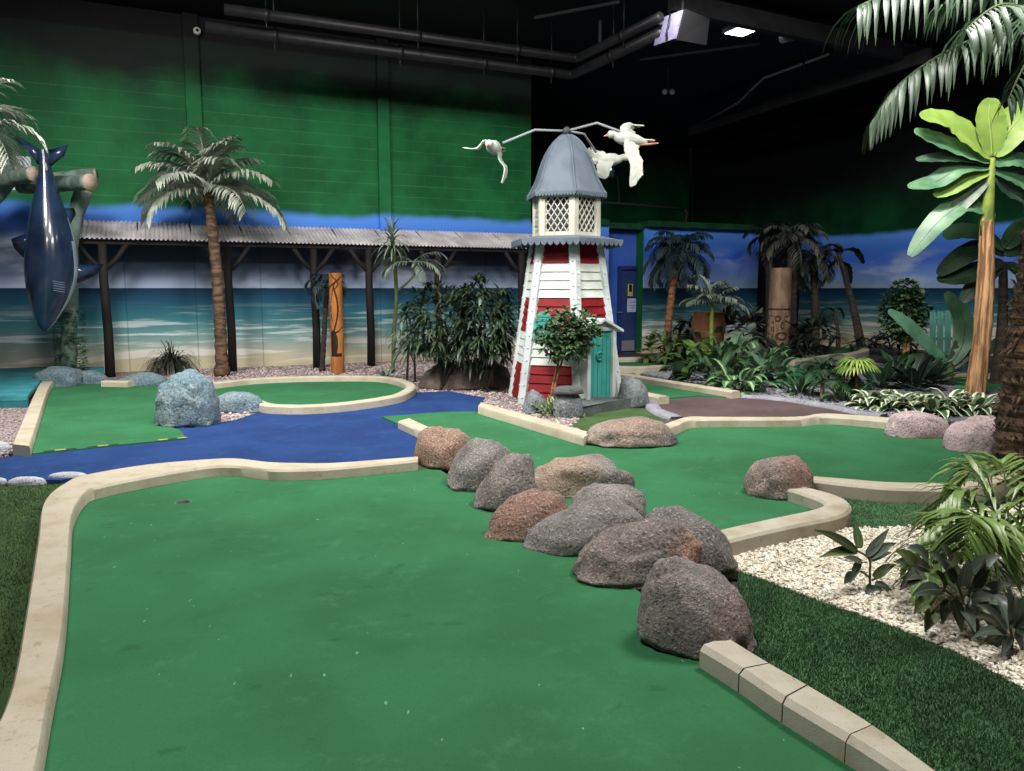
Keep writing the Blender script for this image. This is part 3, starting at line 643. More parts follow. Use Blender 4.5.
RED = paint('red_boards', (126, 20, 26), (108, 16, 22), (80, 14, 18)); WHT = paint('white_boards', (198, 203, 197), (182, 188, 182), (160, 168, 164)); TRM = paint('white_trim', (192, 199, 198), (176, 184, 182), (150, 158, 156))
TEA = paint('teal_paint', (64, 150, 142), (52, 136, 128), (40, 120, 112)); GRY = paint('blue_grey_roof', (94, 104, 115), (83, 93, 104), (70, 78, 90))
BE = [.05, .53, .98, 1.44, 1.91, 2.2]; nm = ['red', 'white', 'red', 'white', 'red']
for band in range(5):
    b = MB()
    nbd = 3 if band == 4 else 4
    for i_ in range(nbd):
        hb = (BE[band+1]-BE[band])/nbd; z0 = BE[band]+i_*hb; z1 = z0+hb+.012
        for k in range(6):
            q = [hx(RR(z0)+.03, k, z0), hx(RR(z0)+.03, k+1, z0), hx(RR(z1)+.004, k+1, z1), hx(RR(z1)+.004, k, z1)]
            r_ = [hx(RR(z0)-.02, k, z0), hx(RR(z0)-.02, k+1, z0), hx(RR(z1)-.02, k+1, z1), hx(RR(z1)-.02, k, z1)]
            b.add(q+r_, [(0, 1, 2, 3), (7, 6, 5, 4), (0, 4, 5, 1), (3, 2, 6, 7), (0, 3, 7, 4), (1, 5, 6, 2)])
    b.build('siding_band', RED if nm[band] == 'red' else WHT, lh, label=nm[band]+' clapboard band')
for k in range(6):
    b = MB(); st = []
    for z in (.0, Z1+.03):
        r_ = RR(z)+.055; v0 = hx(r_, k, z); dl = (hx(r_, k-1, z)-v0).normalized(); dr_ = (hx(r_, k+1, z)-v0).normalized(); w = .085
        st.append([v0+dl*w, v0, v0+dr_*w, v0+dr_*w-hx(.05, k, 0), v0-hx(.07, k, 0), v0+dl*w-hx(.05, k, 0)])
    vs = st[0]+st[1]; b.add(vs, [(j, (j+1) % 6, 6+(j+1) % 6, 6+j) for j in range(6)]+[(5, 4, 3, 2, 1, 0), (6, 7, 8, 9, 10, 11)])
    for j in range(13):
        f = (j+.5)/13
        for a_, c_ in ((0, 1), (1, 2)):
            p = (st[0][a_]*.5+st[0][c_]*.5).lerp(st[1][a_]*.5+st[1][c_]*.5, f); b.sphere(p, .016, 6, 4)
    b.build('corner_post', TRM, lh)
b = MB(); zc0, zc1 = 2.19, 2.245
prof = [(.72, zc0), (.79, zc0), (.79, zc0+.03), (.54, zc1+.03), (.0, zc1+.03)]
vs = [hx(r_, k, z) for r_, z in prof[:4] for k in range(6)]; b.add(vs, [(i_*6+k, i_*6+(k+1) % 6, i_*6+6+(k+1) % 6, i_*6+6+k) for i_ in range(3) for k in range(6)]+[tuple(range(5, -1, -1)), tuple(range(18, 24))]); cr = b.build('cornice', GRY, lh)
def scallop(b, Rr, zt_, hgt, n):
    for k in range(6):
        a_, c_ = hx(Rr, k, zt_), hx(Rr, k+1, zt_); d = (c_-a_); nn = V((d.y, -d.x, 0)).normalized()
        pts = [a_, a_-V((0, 0, hgt*.45))]
        for j in range(n):
            for f in (.15, .5, .85): pts.append(a_.lerp(c_, (j+f)/n)-V((0, 0, hgt*(.45+.55*math.sin(PI*f)**.7))))
            pts.append(a_.lerp(c_, (j+1)/n)-V((0, 0, hgt*.4)))
        pts.append(c_); b.extrude(pts, nn*.018)
b = MB(); scallop(b, .80, zc0+.035, .095, 9); b.build('scalloped_trim', GRY, cr)
# lantern room
lz0, lz1, LR = 2.265, 2.85, .475
b = MB(); vs = [hx(LR-.06, k, z) for z in (lz0, lz1) for k in range(6)]; b.add(vs, [(k, (k+1) % 6, 6+(k+1) % 6, 6+k) for k in range(6)]+[tuple(range(6, 12))]); lt = b.build('lantern_room', mat('lantern_dark', (52, 58, 64), (66, 72, 78), 4), lh)
IV = paint('ivory_trim', (186, 186, 172), (174, 174, 160), (160, 160, 146))
for k in range(6):
    b = MB(); st = []
    for z in (lz0-.01, lz1):
        v0 = hx(LR+.02, k, z); dl = (hx(LR, k-1, z)-hx(LR, k, z)).normalized(); dr_ = (hx(LR, k+1, z)-hx(LR, k, z)).normalized(); w = .075
        st.append([v0+dl*w, v0, v0+dr_*w, v0+dr_*w-hx(.04, k, 0), v0-hx(.06, k, 0), v0+dl*w-hx(.04, k, 0)])
    b.add(st[0]+st[1], [(j, (j+1) % 6, 6+(j+1) % 6, 6+j) for j in range(6)]+[(5, 4, 3, 2, 1, 0), (6, 7, 8, 9, 10, 11)]); b.build('lantern_post', IV, lt)
    b = MB(); a_, c_ = hx(LR-.01, k, 0), hx(LR-.01, k+1, 0); d = c_-a_; ln = d.length; d.normalize(); up = V((0, 0, 1)); ou = V((d.y, -d.x, 0))
    for z in (lz0+.03, lz1-.03): b.beam(a_+V((0, 0, z)), c_+V((0, 0, z)), .03, .07)
    x0, x1, za, zb = .07, ln-.07, lz0+.05, lz1-.05; hh = zb-za; sp = .088; sl = 1.45
    for sg in (1, -1):
        t_ = x0-hh/sl
        while t_ < x1:
            xa, xb_ = t_, t_+hh/sl
            pa, pb = (xa, za), (xb_, zb)
            if xa < x0: pa = (x0, za+(x0-xa)*sl)
            if xb_ > x1: pb = (x1, zb-(xb_-x1)*sl)
            if pb[0]-pa[0] > .01:
                A_ = pa if sg > 0 else (ln-pa[0], pa[1]); B_ = pb if sg > 0 else (ln-pb[0], pb[1])
                b.beam(a_+d*A_[0]+up*A_[1]+ou*.004*sg, a_+d*B_[0]+up*B_[1]+ou*.004*sg, .012, .017, ou)
            t_ += sp
    b.build('lattice_panel', IV, lt)
# dome
pr = [(.575, 2.83), (.57, 2.86), (.535, 2.90), (.50, 2.965), (.455, 3.05), (.425, 3.13), (.395, 3.22), (.36, 3.31), (.31, 3.41), (.25, 3.505), (.185, 3.58), (.11, 3.64), (.05, 3.665)]
b = MB(); vs = []; n = 36
for r_, z in pr:
    for j in range(n):
        a_ = 2*PI*j/n; th = (a_ % (PI/3))-PI/6; k_ = math.cos(PI/6)/math.cos(th); k_ = k_*.85+.15*.97
        vs.append(V((r_*k_*math.sin(a_+AL), -r_*k_*math.cos(a_+AL), z)))
b.add(vs, [(i_*n+j, i_*n+(j+1) % n, i_*n+n+(j+1) % n, i_*n+n+j) for i_ in range(len(pr)-1) for j in range(n)]+[tuple(reversed(range(n))), tuple(range((len(pr)-1)*n, len(pr)*n))])
dm = b.build('dome', GRY, lh, True)
for k in range(6):
    b = MB(); b.tube([hx(r_*.995, k, z) for r_, z in pr], .014, 6); b.build('ridge_rib', GRY, dm, True)
b = MB(); scallop(b, .565, 2.855, .065, 13); b.build('scalloped_trim', GRY, dm)
# rotor on top
hub = P(575, 131, LHY)-LH
b = MB(); b.tube([(0, 0, 3.64), (0, 0, hub.z+.03)], .035, 10); b.sphere((0, 0, hub.z), .06, 10, 6); b.build('rotor_hub', mat('dark_steel', (60, 62, 66), None, rough=.5), lh, True)
armm = mat('grey_arm', (128, 134, 138), None, rough=.45)
hp = V((0, 0, hub.z))
A1 = [hp, P(535, 130, LHY-.05)-LH, P(503, 143, LHY-.2)-LH]; A2 = [hp, P(597, 123, LHY-.1)-LH, P(620, 131.5, LHY-.2)-LH]; A3 = [hp, P(584, 134, LHY+.35)-LH, P(596, 152, LHY+.8)-LH]
for a_ in (A1, A2, A3): b = MB(); b.tube(a_, .018, 8); b.build('rotor_arm', armm, lh, True)
# door on the face between corner 0 and 1
a_ = AL+PI/6; fn = V((math.sin(a_), -math.cos(a_), 0)); ft = V((math.cos(a_), math.sin(a_), 0)); fd = .74
dw, dh = .42, .98; t0 = -.12
fr = Matrix((ft, -fn, V((0, 0, 1)))).transposed()
def fp(x, y, z): return ft*(x+t0)+fn*(fd+y)+V((0, 0, z-.05))
b = MB()
for x in (-dw/2-.03, dw/2+.03): b.box(fp(x, .03, .1+dh/2), (.06, .16, dh), fr)
b.box(fp(0, .03, .12), (dw+.12, .2, .04), fr); b.box(fp(0, .02, .1+dh), (dw+.12, .16, .05), fr)
b.extrude([fp(-dw/2-.06, .08, .1+dh), fp(dw/2+.06, .08, .1+dh), fp(0, .08, .1+dh+.1)], -fn*.3); df = b.build('door_surround', TRM, lh)
b = MB()
for j in range(5): b.box(fp(-dw/2+dw*(j+.5)/5, .045, .13+dh/2), (dw/5-.008, .05, dh-.04), fr)
b.box(fp(0, .03, .13+dh/2), (dw, .04, dh-.04), fr); dd = b.build('door', TEA, lh)
b = MB(); cc = fp(-.02, .085, .72)
b.tube([cc+ft*.055*math.cos(2*PI*j/16)+V((0, 0, .055*math.sin(2*PI*j/16))) for j in range(17)], .012, 6)
for j in range(4): b.tube([cc, cc+ft*.055*math.cos(PI/2*j)+V((0, 0, .055*math.sin(PI/2*j)))], .008, 5)
b.build('wheel_ornament', TEA, dd, True)
b = MB(); ap = V((0, 0, .1+dh+.2))
for sg in (-1, 1):
    e0 = fp(sg*(dw/2+.15), -.0, .1+dh-.05); r0 = fp(0, 0, .1+dh+.11)
    b.beam(r0-fn*.1, e0-fn*.1, .36, .03, V((0, 0, 1))) if False else b.extrude([r0+fn*.16, e0+fn*.16, e0+fn*.16+V((0, 0, .035)), r0+fn*.16+V((0, 0, .035))], -fn*.4)
b.build('porch_roof', TRM, lh)
# arched shutter window on the face between corner -1 and 0
a_ = AL-PI/6; fn2 = V((math.sin(a_), -math.cos(a_), 0)); ft2 = V((math.cos(a_), math.sin(a_), 0))
def wp(x, y, z): return ft2*(x*.75-.13)+fn2*(RR(z)*.866+y)+V((0, 0, z))
b = MB(); arch = [(-.17, .88), (.17, .88)]+[(.17*math.cos(t_), 1.08+.18*math.sin(t_)) for t_ in [PI*j/10 for j in range(11)]]
b.extrude([wp(x, .05, z) for x, z in arch], -fn2*.06); wn = b.build('arched_window', TEA, lh)
b = MB()
for j in range(6): b.box(wp(0, .055, .92+j*.055), (.2, .014, .028), Matrix((ft2, -fn2, V((0, 0, 1)))).transposed())
b.build('shutter_slats', TEA, wn)
# ------------------------------------------------------------------ seagulls on the rotor
GW_ = mat('gull_white', (180, 184, 174), (160, 164, 154), 8, .6, .3, 60); GB = mat('gull_pink', (196, 128, 110), None, rough=.6)
def gull(label, loc, fwd, wings, sc=1.0, up=V((0, 0, 1))):
    fwd = V(fwd).normalized(); sd = fwd.cross(up).normalized(); upv = sd.cross(fwd)
    Rm = Matrix((fwd, sd, upv)).transposed(); o = lambda x, y, z: V(loc)+Rm @ V((x, y, z))*sc
    root = thing('seagull', label, 'seagull', loc, 0, 'model seagulls on the lighthouse rotor')
    b = MB()
    sp = [(-.36, .03), (-.28, .055), (-.15, .10), (0, .125), (.12, .11), (.2, .075), (.26, .06), (.3, .068), (.345, .06), (.375, .02)]
    b.tube([o(x, 0, .02*math.sin(x*5)+(.03 if x > .2 else 0)) for x, r in sp], [r*sc for x, r in sp], 14)
    b.extrude([o(-.3, -.05, 0), o(-.3, .05, 0), o(-.46, .09, -.01), o(-.46, -.09, -.01)], upv*.02*sc)
    for pts, ch in wings:                        # wing spine as world offsets, chord list
        sp_ = [V(loc)+V(p)*sc for p in pts]; sp_ = catmull(sp_, 4); N_ = len(sp_); vs = []
        for i_, p in enumerate(sp_):
            f = i_/(N_-1); c = ch*sc*(1-.25*f)*(1 if f < .75 else max(.12, 1-((f-.75)/.25)**1.5))
            tg = (sp_[min(i_+1, N_-1)]-sp_[max(i_-1, 0)]).normalized(); cd = fwd-tg*fwd.dot(tg)
            cd = cd.normalized() if cd.length > .05 else upv
            nn = tg.cross(cd).normalized()*.012*sc; saw = .03*sc*(i_ % 2)
            vs += [p+cd*c*.35+nn, p-cd*(c*.65+saw)+nn*.4, p-cd*(c*.65+saw)-nn*.4, p+cd*c*.35-nn]
        b.add(vs, [(i_*4+j, i_*4+(j+1) % 4, i_*4+4+(j+1) % 4, i_*4+4+j) for i_ in range(N_-1) for j in range(4)]+[(3, 2, 1, 0), tuple(range(N_*4-4, N_*4))])
    bo = b.build('body', GW_, root, True, True); md = bo.modifiers.new('join', 'REMESH'); md.mode = 'VOXEL'; md.voxel_size = .009; md.use_smooth_shade = True
    b = MB(); b.tube([o(.36, 0, .03), o(.40, 0, .025), o(.44, 0, .01)], [.025*sc, .018*sc, .005], 7); b.build('beak', GB, root, True, True, 'pinkish beak')
    b = MB()
    for sg in (-1, 1):
        b.tube([o(-.2, sg*.03, -.08), o(-.36, sg*.03, -.06), o(-.44, sg*.035, -.05)], [.02*sc, .014*sc, .014*sc], 6); b.extrude([o(-.42, sg*.035-.015, -.05), o(-.42, sg*.035+.015, -.05), o(-.53, sg*.035+.04, -.045), o(-.53, sg*.035-.04, -.045)], upv*.014*sc)
    b.build('feet', GB, root, False, True, 'pinkish webbed feet')
g2 = P(628, 139, LHY-.22)
gull('white model seagull with pink feet hanging over the dome, seen side on', g2, (-.93, -.25, .03), [([(0, .05, .06), (-.05, .1, .18), (.1, .12, .24), (.26, .0, .22)], .26), ([(.02, -.1, -.06), (.0, -.12, -.2), (.1, -.16, -.48), (.02, -.2, -.82)], .27)], .8)
g1_ = P(494, 147.5, LHY-.25)
gull('white model seagull seen head on before the green wall', g1_, (-.25, -.95, -.12), [([(.02, .1, .1), (-.16, .05, .12), (-.3, 0, -.02), (-.55, .0, .0)], .22), ([(.09, .05, -.02), (.1, .0, -.2), (.2, .0, -.36), (.13, -.1, -.62)], .24)], .78)
g3_ = P(609, 160, LHY+.75)
gull('white model seagull partly hidden behind the grey dome', g3_, (.9, -.3, -.05), [([(-.1, .1, .05), (-.2, .2, .16), (-.35, .3, .12)], .3), ([(-.02, -.1, -.04), (-.08, -.14, -.2), (-.1, -.16, -.38)], .3)], .78)
# ------------------------------------------------------------------ plant helpers
def leafpath(b, pts, Wd, up=V((0, 0, 1)), fold=.15, prof=1, n=3, m=0, wav=0):
    pts = catmull([V(p) for p in pts], n); N = len(pts); vs = []; uv = []
    for i_, p in enumerate(pts):
        t = i_/(N-1); tg = (pts[min(i_+1, N-1)]-pts[max(i_-1, 0)]).normalized(); sd = tg.cross(up)
        if sd.length < .05: sd = tg.cross(V((0, 1, 0)))
        sd.normalize(); nn = sd.cross(tg).normalized()
        w = (math.sin(PI*(t*.94+.03))**.6 if prof == 1 else math.sin(PI*(t*.92+.08)**.75))*Wd/2; w = max(w, .004)
        k = nn*(fold*w); j = nn*wav*w*math.sin(i_*2.1)
        vs += [p-sd*w+k+j, p.copy(), p+sd*w+k-j]; uv += [(0, t), (.5, t), (1, t)]
    b.add(vs, [f for i_ in range(N-1) for f in ((i_*3, i_*3+1, i_*3+4, i_*3+3), (i_*3+1, i_*3+2, i_*3+5, i_*3+4))], uv, m)
def frondpath(b, pts, n, ll, lw, ldroop, rr, rnd, fwd=.5, m=0, m2=1, lift=.1, segs=4, start=.1, side=None):
    pts = catmull([V(p) for p in pts], 6); N = len(pts)-1
    b.tube(pts, [rr*(1-.8*i_/N) for i_ in range(N+1)], 6, m2)
    for i_ in range(n):
        t = start+(1-start)*(i_+.5)/n; f = t*N; k = min(N-1, int(f)); q = pts[k].lerp(pts[k+1], f-k); d = (pts[k+1]-pts[k]).normalized()
        sd = side or d.cross(V((0, 0, 1))).normalized(); ln = ll*(.5+.5*math.sin(PI*min(1, t*.75+.2)))*rnd.uniform(.82, 1.12)
        for sg in (-1, 1):
            b.blade(q, sd*sg+d*(fwd+.6*t)*rnd.uniform(.7, 1.3)+V((0, 0, lift+rnd.uniform(-.2, .1))), ln, lw*rnd.uniform(.85, 1.15), ldroop*rnd.uniform(.7, 1.3), segs, .25, 0, m)
def trunkmat(name, a, c, sc=22, s2=6):
    t = NT(name); t.rough(.85)
    w = t.noise(1, 3, sc=(s2, s2, sc)); t.col(t.mix(t.smooth(w, .38, .62), lin(a), lin(c))); t.bump(w, .8, .03); return t.m
TB = trunkmat('palm_bark', (104, 80, 58), (58, 42, 31)); TD = trunkmat('dark_bark', (58, 46, 38), (36, 30, 26)); TO = trunkmat('orange_bark', (146, 98, 64), (98, 64, 42)); TT = trunkmat('tan_stem', (150, 122, 84), (112, 90, 62))
LG = leafmat('pale_palm_leaf', (180, 186, 172), (128, 138, 122)); LP = leafmat('dusty_palm_leaf', (128, 142, 130), (96, 112, 100))
LD = leafmat('dark_green_leaf', (44, 68, 44), (30, 48, 32)); LM = leafmat('mid_green_leaf', (62, 96, 56), (40, 70, 40)); LDD = leafmat('very_dark_leaf', (34, 48, 44), (24, 34, 32)); LBL = leafmat('bluish_palm_leaf', (58, 80, 84), (40, 58, 62)); LGY = leafmat('grey_dry_leaf', (86, 88, 84), (60, 62, 60))
LBT = leafmat('bright_banana_leaf', (142, 168, 82), (120, 150, 70), trans=.25)
LBG2 = leafmat('bed_leaf', (92, 126, 96), (62, 94, 68)); LBG = leafmat('banana_leaf', (92, 132, 96), (66, 106, 76)); LBD = leafmat('dark_banana_leaf', (58, 84, 62), (38, 58, 46)); LYF = leafmat('yellow_fan_leaf', (150, 172, 82), (112, 144, 62), trans=.2)
LHO = leafmat('variegated_edge_leaf', (56, 92, 66), (44, 78, 56), (206, 214, 178)); LDI = leafmat('pale_centre_leaf', (176, 196, 140), (136, 166, 110), (70, 110, 74), eth=.4); LCL = leafmat('striped_palm_leaf', (72, 112, 48), (48, 86, 40), None, .4, 3, .6, (146, 168, 88)); LRB = leafmat('reddish_rubber_leaf', (66, 64, 48), (54, 66, 46)); LRG = leafmat('olive_rubber_leaf', (84, 98, 56), (62, 82, 48)); LRS = leafmat('silvery_rubber_leaf', (86, 96, 86), (60, 70, 62)); LLI = leafmat('lime_leaf', (112, 150, 66), (84, 124, 56)); LIV = leafmat('ivy_leaf', (62, 124, 60), (44, 94, 46)); LTR = leafmat('small_tree_leaf', (66, 100, 66), (44, 72, 48), (120, 146, 104), eth=.8)
def palm(name, label, base, top, r0, r1, nf, L, bend, ll, lw, lm, tm, seed, el=(1.2, -.1), n=20, ldroop=.9, bow=V((0, 0, 0)), group=None, cat='palm tree', az0=0, skip=None, segs=3, rings=30, lift=.1):
    rnd = random.Random(seed); root = thing(name, label, cat, base, 0, group); tp = V(top)-V(base); b = MB()
    pts = [tp*(i_/rings)+bow*math.sin(PI*i_/rings) for i_ in range(rings+1)]
    b.tube(pts, [(r0+(r1-r0)*i_/rings)*(1.1 if i_ % 2 else .94)*(1.25 if i_ < 2 else 1) for i_ in range(rings+1)], 10); b.build('trunk', tm, root, True)
    for i_ in range(nf):
        f = (i_+.5)/nf; az = az0+i_*2.399+rnd.uniform(-.2, .2)
        if skip and skip(az % (2*PI)): continue
        e = el[0]+(el[1]-el[0])*f+rnd.uniform(-.12, .12); b = MB()
        b.frond(tp, az, e, L*rnd.uniform(.85, 1.1)*(.8+.2*f), bend*rnd.uniform(.85, 1.15), n, ll, lw, ldroop, .016*L, 0, None, .5, rnd, .14, segs, lift); b.build('frond', lm, root, True)
    return root
def cluster_bush(name, label, base, stems, cent, rad, ncl, per, L, Wd, droop, lm, tm, seed, prof=0, out=.7, segs=3, cat='bush', group=None, shell=.45, r0=.03):
    rnd = random.Random(seed); root = thing(name, label, cat, base, 0, group)
    for st in stems:
        b = MB(); pts = catmull([V(p)-V(base) for p in st], 5); N = len(pts); b.tube(pts, [r0*(1-.6*i_/N) for i_ in range(N)], 7); b.build('stem', tm, root, True)
    b = MB(); c = V(cent)-V(base)
    for _ in range(ncl):
        d = V((rnd.gauss(0, 1), rnd.gauss(0, 1), rnd.gauss(0, 1))).normalized(); k = (shell+(1-shell)*rnd.random())
        p = c+V((d.x*rad[0], d.y*rad[1], d.z*rad[2]))*k
        for j in range(per):
            a = rnd.uniform(0, 2*PI); h = V((math.cos(a), math.sin(a), rnd.uniform(-.5, .6)))
            b.blade(p, h+d*out, L*rnd.uniform(.7, 1.2), Wd*rnd.uniform(.8, 1.2), droop*rnd.uniform(.6, 1.4), segs, .2, prof)
    b.build('foliage', lm, root, True); return root
def rosette(name, label, base, n, L, Wd, lm, seed, el=(1.3, .2), droop=.8, prof=0, stem=0, cat='plant', group=None, segs=5, fold=.2, spread=.04, tm=None, tilt=V((0, 0, 0))):
    rnd = random.Random(seed); root = thing(name, label, cat, base, 0, group); b = MB(); s_ = MB()
    for i_ in range(n):
        f = (i_+.5)/n; az = i_*2.399+rnd.uniform(-.3, .3); e = el[0]+(el[1]-el[0])*f+rnd.uniform(-.15, .15)
        d = V((math.cos(az)*math.cos(e), math.sin(az)*math.cos(e), math.sin(e)))+tilt; p = V((math.cos(az), math.sin(az), 0))*spread*rnd.random()
        if stem:
            q = p+d.normalized()*stem*rnd.uniform(.7, 1.2); s_.tube([p*.4, (p+q)/2+V((0, 0, .03)), q], .008, 5); p = q
        b.blade(p, d, L*rnd.uniform(.75, 1.15), Wd*rnd.uniform(.8, 1.15), droop*rnd.uniform(.7, 1.3), segs, fold, prof)
    b.build('leaves', lm, root, True)
    if stem: s_.build('stems', tm or lm, root, True)
    return root
# ------------------------------------------------------------------ plants along the mural wall
bp = G(222, 376, .03)
palm('palm_tree', 'pale dusty palm tree with a slim brown trunk before the mural wall', bp, P(207.5, 190, bp.y), .11, .085, 22, 1.42, 1.35, .5, .055, LG, TB, 3, (1.55, -.1), 26, 1.3, V((.05, 0, 0)))
b_ = G(172, 373, .03)
rosette('fountain_grass', 'dark spiky tuft of drooping grass against the painted sea', b_, 300, .74, .026, leafmat('tuft_leaf', (58, 60, 48), (36, 40, 33)), 5, (1.55, 1.05), 3.4, 2, cat='grass tuft', spread=.1)
b_ = G(322, 371, .03); palm('small_palm', 'small drooping grey-green palm between canopy post and orange carved post', b_, P(327, 283, b_.y), .05, .045, 14, .5, 2.0, .3, .035, LBL, TD, 8, (1.2, -.6), 14, 1.6, cat='palm')
# dracaena with two heads
b_ = G(393, 373, .03); root = thing('dracaena', 'tall thin dracaena with two drooping leaf heads under the canopy edge', 'plant', b_); rnd = random.Random(4)
h1, h2 = P(392, 236, b_.y-.5)-b_, P(413, 262, b_.y-.3)-b_
b = MB(); b.tube(catmull([V((0, 0, 0)), V((.05, -.1, .8)), V((.12, -.2, 1.5)), h1], 6), .035, 8); b.tube(catmull([V((.12, -.2, 1.5)), (h2+V((.0, 0, -.25))), h2], 6), .022, 7); b.build('stem', mat('green_stem', (84, 96, 62), (66, 78, 50), 6), root, True)
for h, n_, L_, tl in ((h1, 60, .5, V((0, 0, .1))), (h2, 12, 0, V((.3, 0, 0)))):
    b = MB()
    if L_:
        for j in range(n_): a = j*2.399; e = 1.5-1.9*j/n_; b.blade(h+V((0, 0, -.22*j/n_)), V((math.cos(a)*math.cos(e), math.sin(a)*math.cos(e), math.sin(e))), L_*rnd.uniform(.7, 1.1), .035, 1.5, 5, .2, 2)
    else:
        for a, e in ((.1, .7), (-.3, .1), (.5, .3), (2.8, .5), (-.9, -.2), (3.6, .1)): b.frond(h, a, e, .62, 1.5, 14, .3, .03, 1.2, .01, rnd=rnd)
    b.build('leaf_head', LP, root, True)
BM = leafmat('bush_leaf', (54, 74, 50), (34, 50, 36)); BL2 = leafmat('pale_bush_leaf', (110, 126, 110), (70, 88, 68))
b_ = G(441, 390, .03); Y = b_.y
def px(u, v, dy=0): return P(u, v, Y+dy)
cluster_bush('leafy_bush', 'dense drooping narrow-leaved bush nearer to the thin dracaena', b_, [[px(441, 390), px(447, 360), px(445, 320)], [px(443, 386), px(436, 345), px(428, 315)], [px(443, 386), px(458, 350), px(462, 310)]], px(442, 323), (.6, .5, .66), 140, 9, .27, .042, 1.1, BM, TD, 11, out=.8)
b_ = G(488, 392, .03); Y = b_.y
cluster_bush('leafy_bush', 'dense drooping narrow-leaved bush close to the lighthouse', b_, [[px(488, 392), px(486, 360), px(484, 310)], [px(488, 388), px(478, 345), px(470, 312)], [px(488, 388), px(497, 350), px(500, 310)]], px(483, 322), (.5, .48, .72), 140, 9, .28, .042, 1.2, BM, TD, 12, out=.8)
b_ = G(407, 382, .03); Y = b_.y
cluster_bush('slender_plant', 'slender pale-leaved plant at the outer side of the bushes', b_, [[px(407, 382), px(408, 345), px(406, 312)], [px(415, 384), px(414, 350), px(411, 330)]], px(408, 332), (.2, .2, .42), 22, 4, .34, .06, 1.5, BL2, TD, 13, out=.6, cat='plant', r0=.022)
rosette('low_plant', 'low spiky plant at the foot of the thin dracaena', G(386, 378, .03), 22, .42, .045, LP, 14, (1.2, .1), 1.2, 0)
# orange carved post & carved stump
def carved(name, label, base, r, h, f, mats, taper=.96, cat='carved post'):
    b = MB(); n, N = 96, 200; vs = []; root = thing(name, label, cat, base)
    for i_ in range(N+1):
        z = h*i_/N
        for k in range(n):
            a = 2*PI*k/n; g = f(a, z/h); rr = r*(1+(taper-1)*z/h)*(1-.13*(g > 0)); vs.append((rr*math.sin(a), -rr*math.cos(a), z))
    for i_ in range(N):
        for k in range(n):
            b.add([vs[i_*n+k], vs[i_*n+(k+1) % n], vs[i_*n+n+(k+1) % n], vs[i_*n+n+k]], [(0, 1, 2, 3)], None, 1 if f(2*PI*(k+.5)/n, (i_+.5)/N) > 0 else 0)
    b.add([vs[N*n+k] for k in range(n)], [tuple(range(n))], None, 2); b.add([vs[k] for k in range(n)], [tuple(reversed(range(n)))], None, 0)
    b.build('post_shaft', mats, root); return root
def f1(a, t):
    a = (a+PI) % (2*PI)-PI
    if t < .17: return 0
    if abs(a) > 1.5: return 0
    if abs(t-.44+.03*math.cos(a*2)) < .008: return 1
    if .19 < t < .42 and -1.25 < a < .05+.3*math.sin((t-.19)*14): return 1
    if .17 < t < .2 and -1.25 < a < .9: return 1
    c = .62*math.sin((t-.44)*7.5)+.05
    if .38 < t < .86 and abs(a-c+.2) < .11: return 1
    if .52 < t < .9 and abs(a+c*.9+.1) < .07: return 1
    if t > .84 and (abs(a-.6*math.sin((t-.84)*30)) < .09 or abs(t-.9-.05*a) < .008): return 1
    return 0
og = trunkmat('orange_carved_wood', (164, 104, 46), (136, 80, 34), 2); bk = mat('dark_groove', (36, 26, 20), None)  # grooves get a near-black colour
b_ = G(338, 373, .03); carved('carved_post', 'orange carved wooden post with black grooves below the canopy', b_, .125, P(338, 273, b_.y).z-.03, f1, [og, bk, og])
def f2(a, t):
    a = (a+PI) % (2*PI)-PI
    if t > .56: return 0
    for ax, tz, ra, rt in ((-.45, .42, .3, .035), (.45, .42, .3, .035), (0, .22, .6, .05), (0, .34, .14, .05), (-.9, .3, .12, .1), (.9, .3, .12, .1)):
        d = ((a-ax)/ra)**2+((t-tz)/rt)**2
        if .35 < d < 1: return 1
    return 1 if abs(t-.53) < .008 or abs(t-.1) < .012 else 0
b_ = P(778, 346, 18.6); b_.z = .03; carved('carved_post', 'thick brown carved post with a plain pale top in the dim far corner', b_, .265, P(778, 268, 18.6).z-.03, f2, [trunkmat('brown_carved_wood', (134, 112, 90), (104, 80, 62), 2), mat('carved_groove_brown', (74, 52, 40), None), mat('cut_wood', (176, 140, 108), None)], .9)  # carved grooves get a darker brown than the shaft
# ------------------------------------------------------------------ shark frame, shark, platform
lgm = trunkmat('green_painted_log', (108, 128, 118), (78, 98, 90), 3); cut = mat('log_cut_end', (178, 158, 142), (150, 132, 118), 9)
fy = 13.5; fb = P(68, 378, fy); fb.z = .0
fr_ = thing('log_frame', 'green painted log frame that the shark hangs from', 'log frame', fb)
for pts, r in (([P(68, 378, fy), P(70, 300, fy), P(71, 235, fy), P(84, 190, fy-.1)], .13), ([P(20, 186, fy-.15), P(60, 184, fy-.35), P(90, 182, fy-.75)], .125), ([P(22, 186, fy-.3), P(60, 178, fy-.1), P(96, 174, fy)], .1), ([P(-40, 230, fy-.2), P(0, 190, fy-.3), P(17, 166, fy-.4)], .13), ([P(-20, 184, fy-.5), P(10, 178, fy-.6), P(34, 174, fy-.8)], .12), ([P(-30, 378, fy), P(-32, 300, fy), P(-36, 220, fy)], .13)):
    b = MB(); pts = catmull(pts, 5); pts[0].z = max(pts[0].z, 0) ; N = len(pts)
    b.tube(pts, [r*(1.05 if k % 3 else .96) for k in range(N)], 12)
    b.mi[-1] = 1; b.mi[-2] = 1
    lo_ = b.build('log', [lgm, cut], fr_, True, True)
sy = 12.6
sm_back = NT('shark_blue'); sm_back.rough(.22); sm_back.b.inputs['Coat Weight'].default_value = .4; sm_back.col(sm_back.mix(sm_back.smooth(sm_back.noise(2.2, 3), .35, .65), lin((40, 58, 86)), lin((28, 42, 66))))
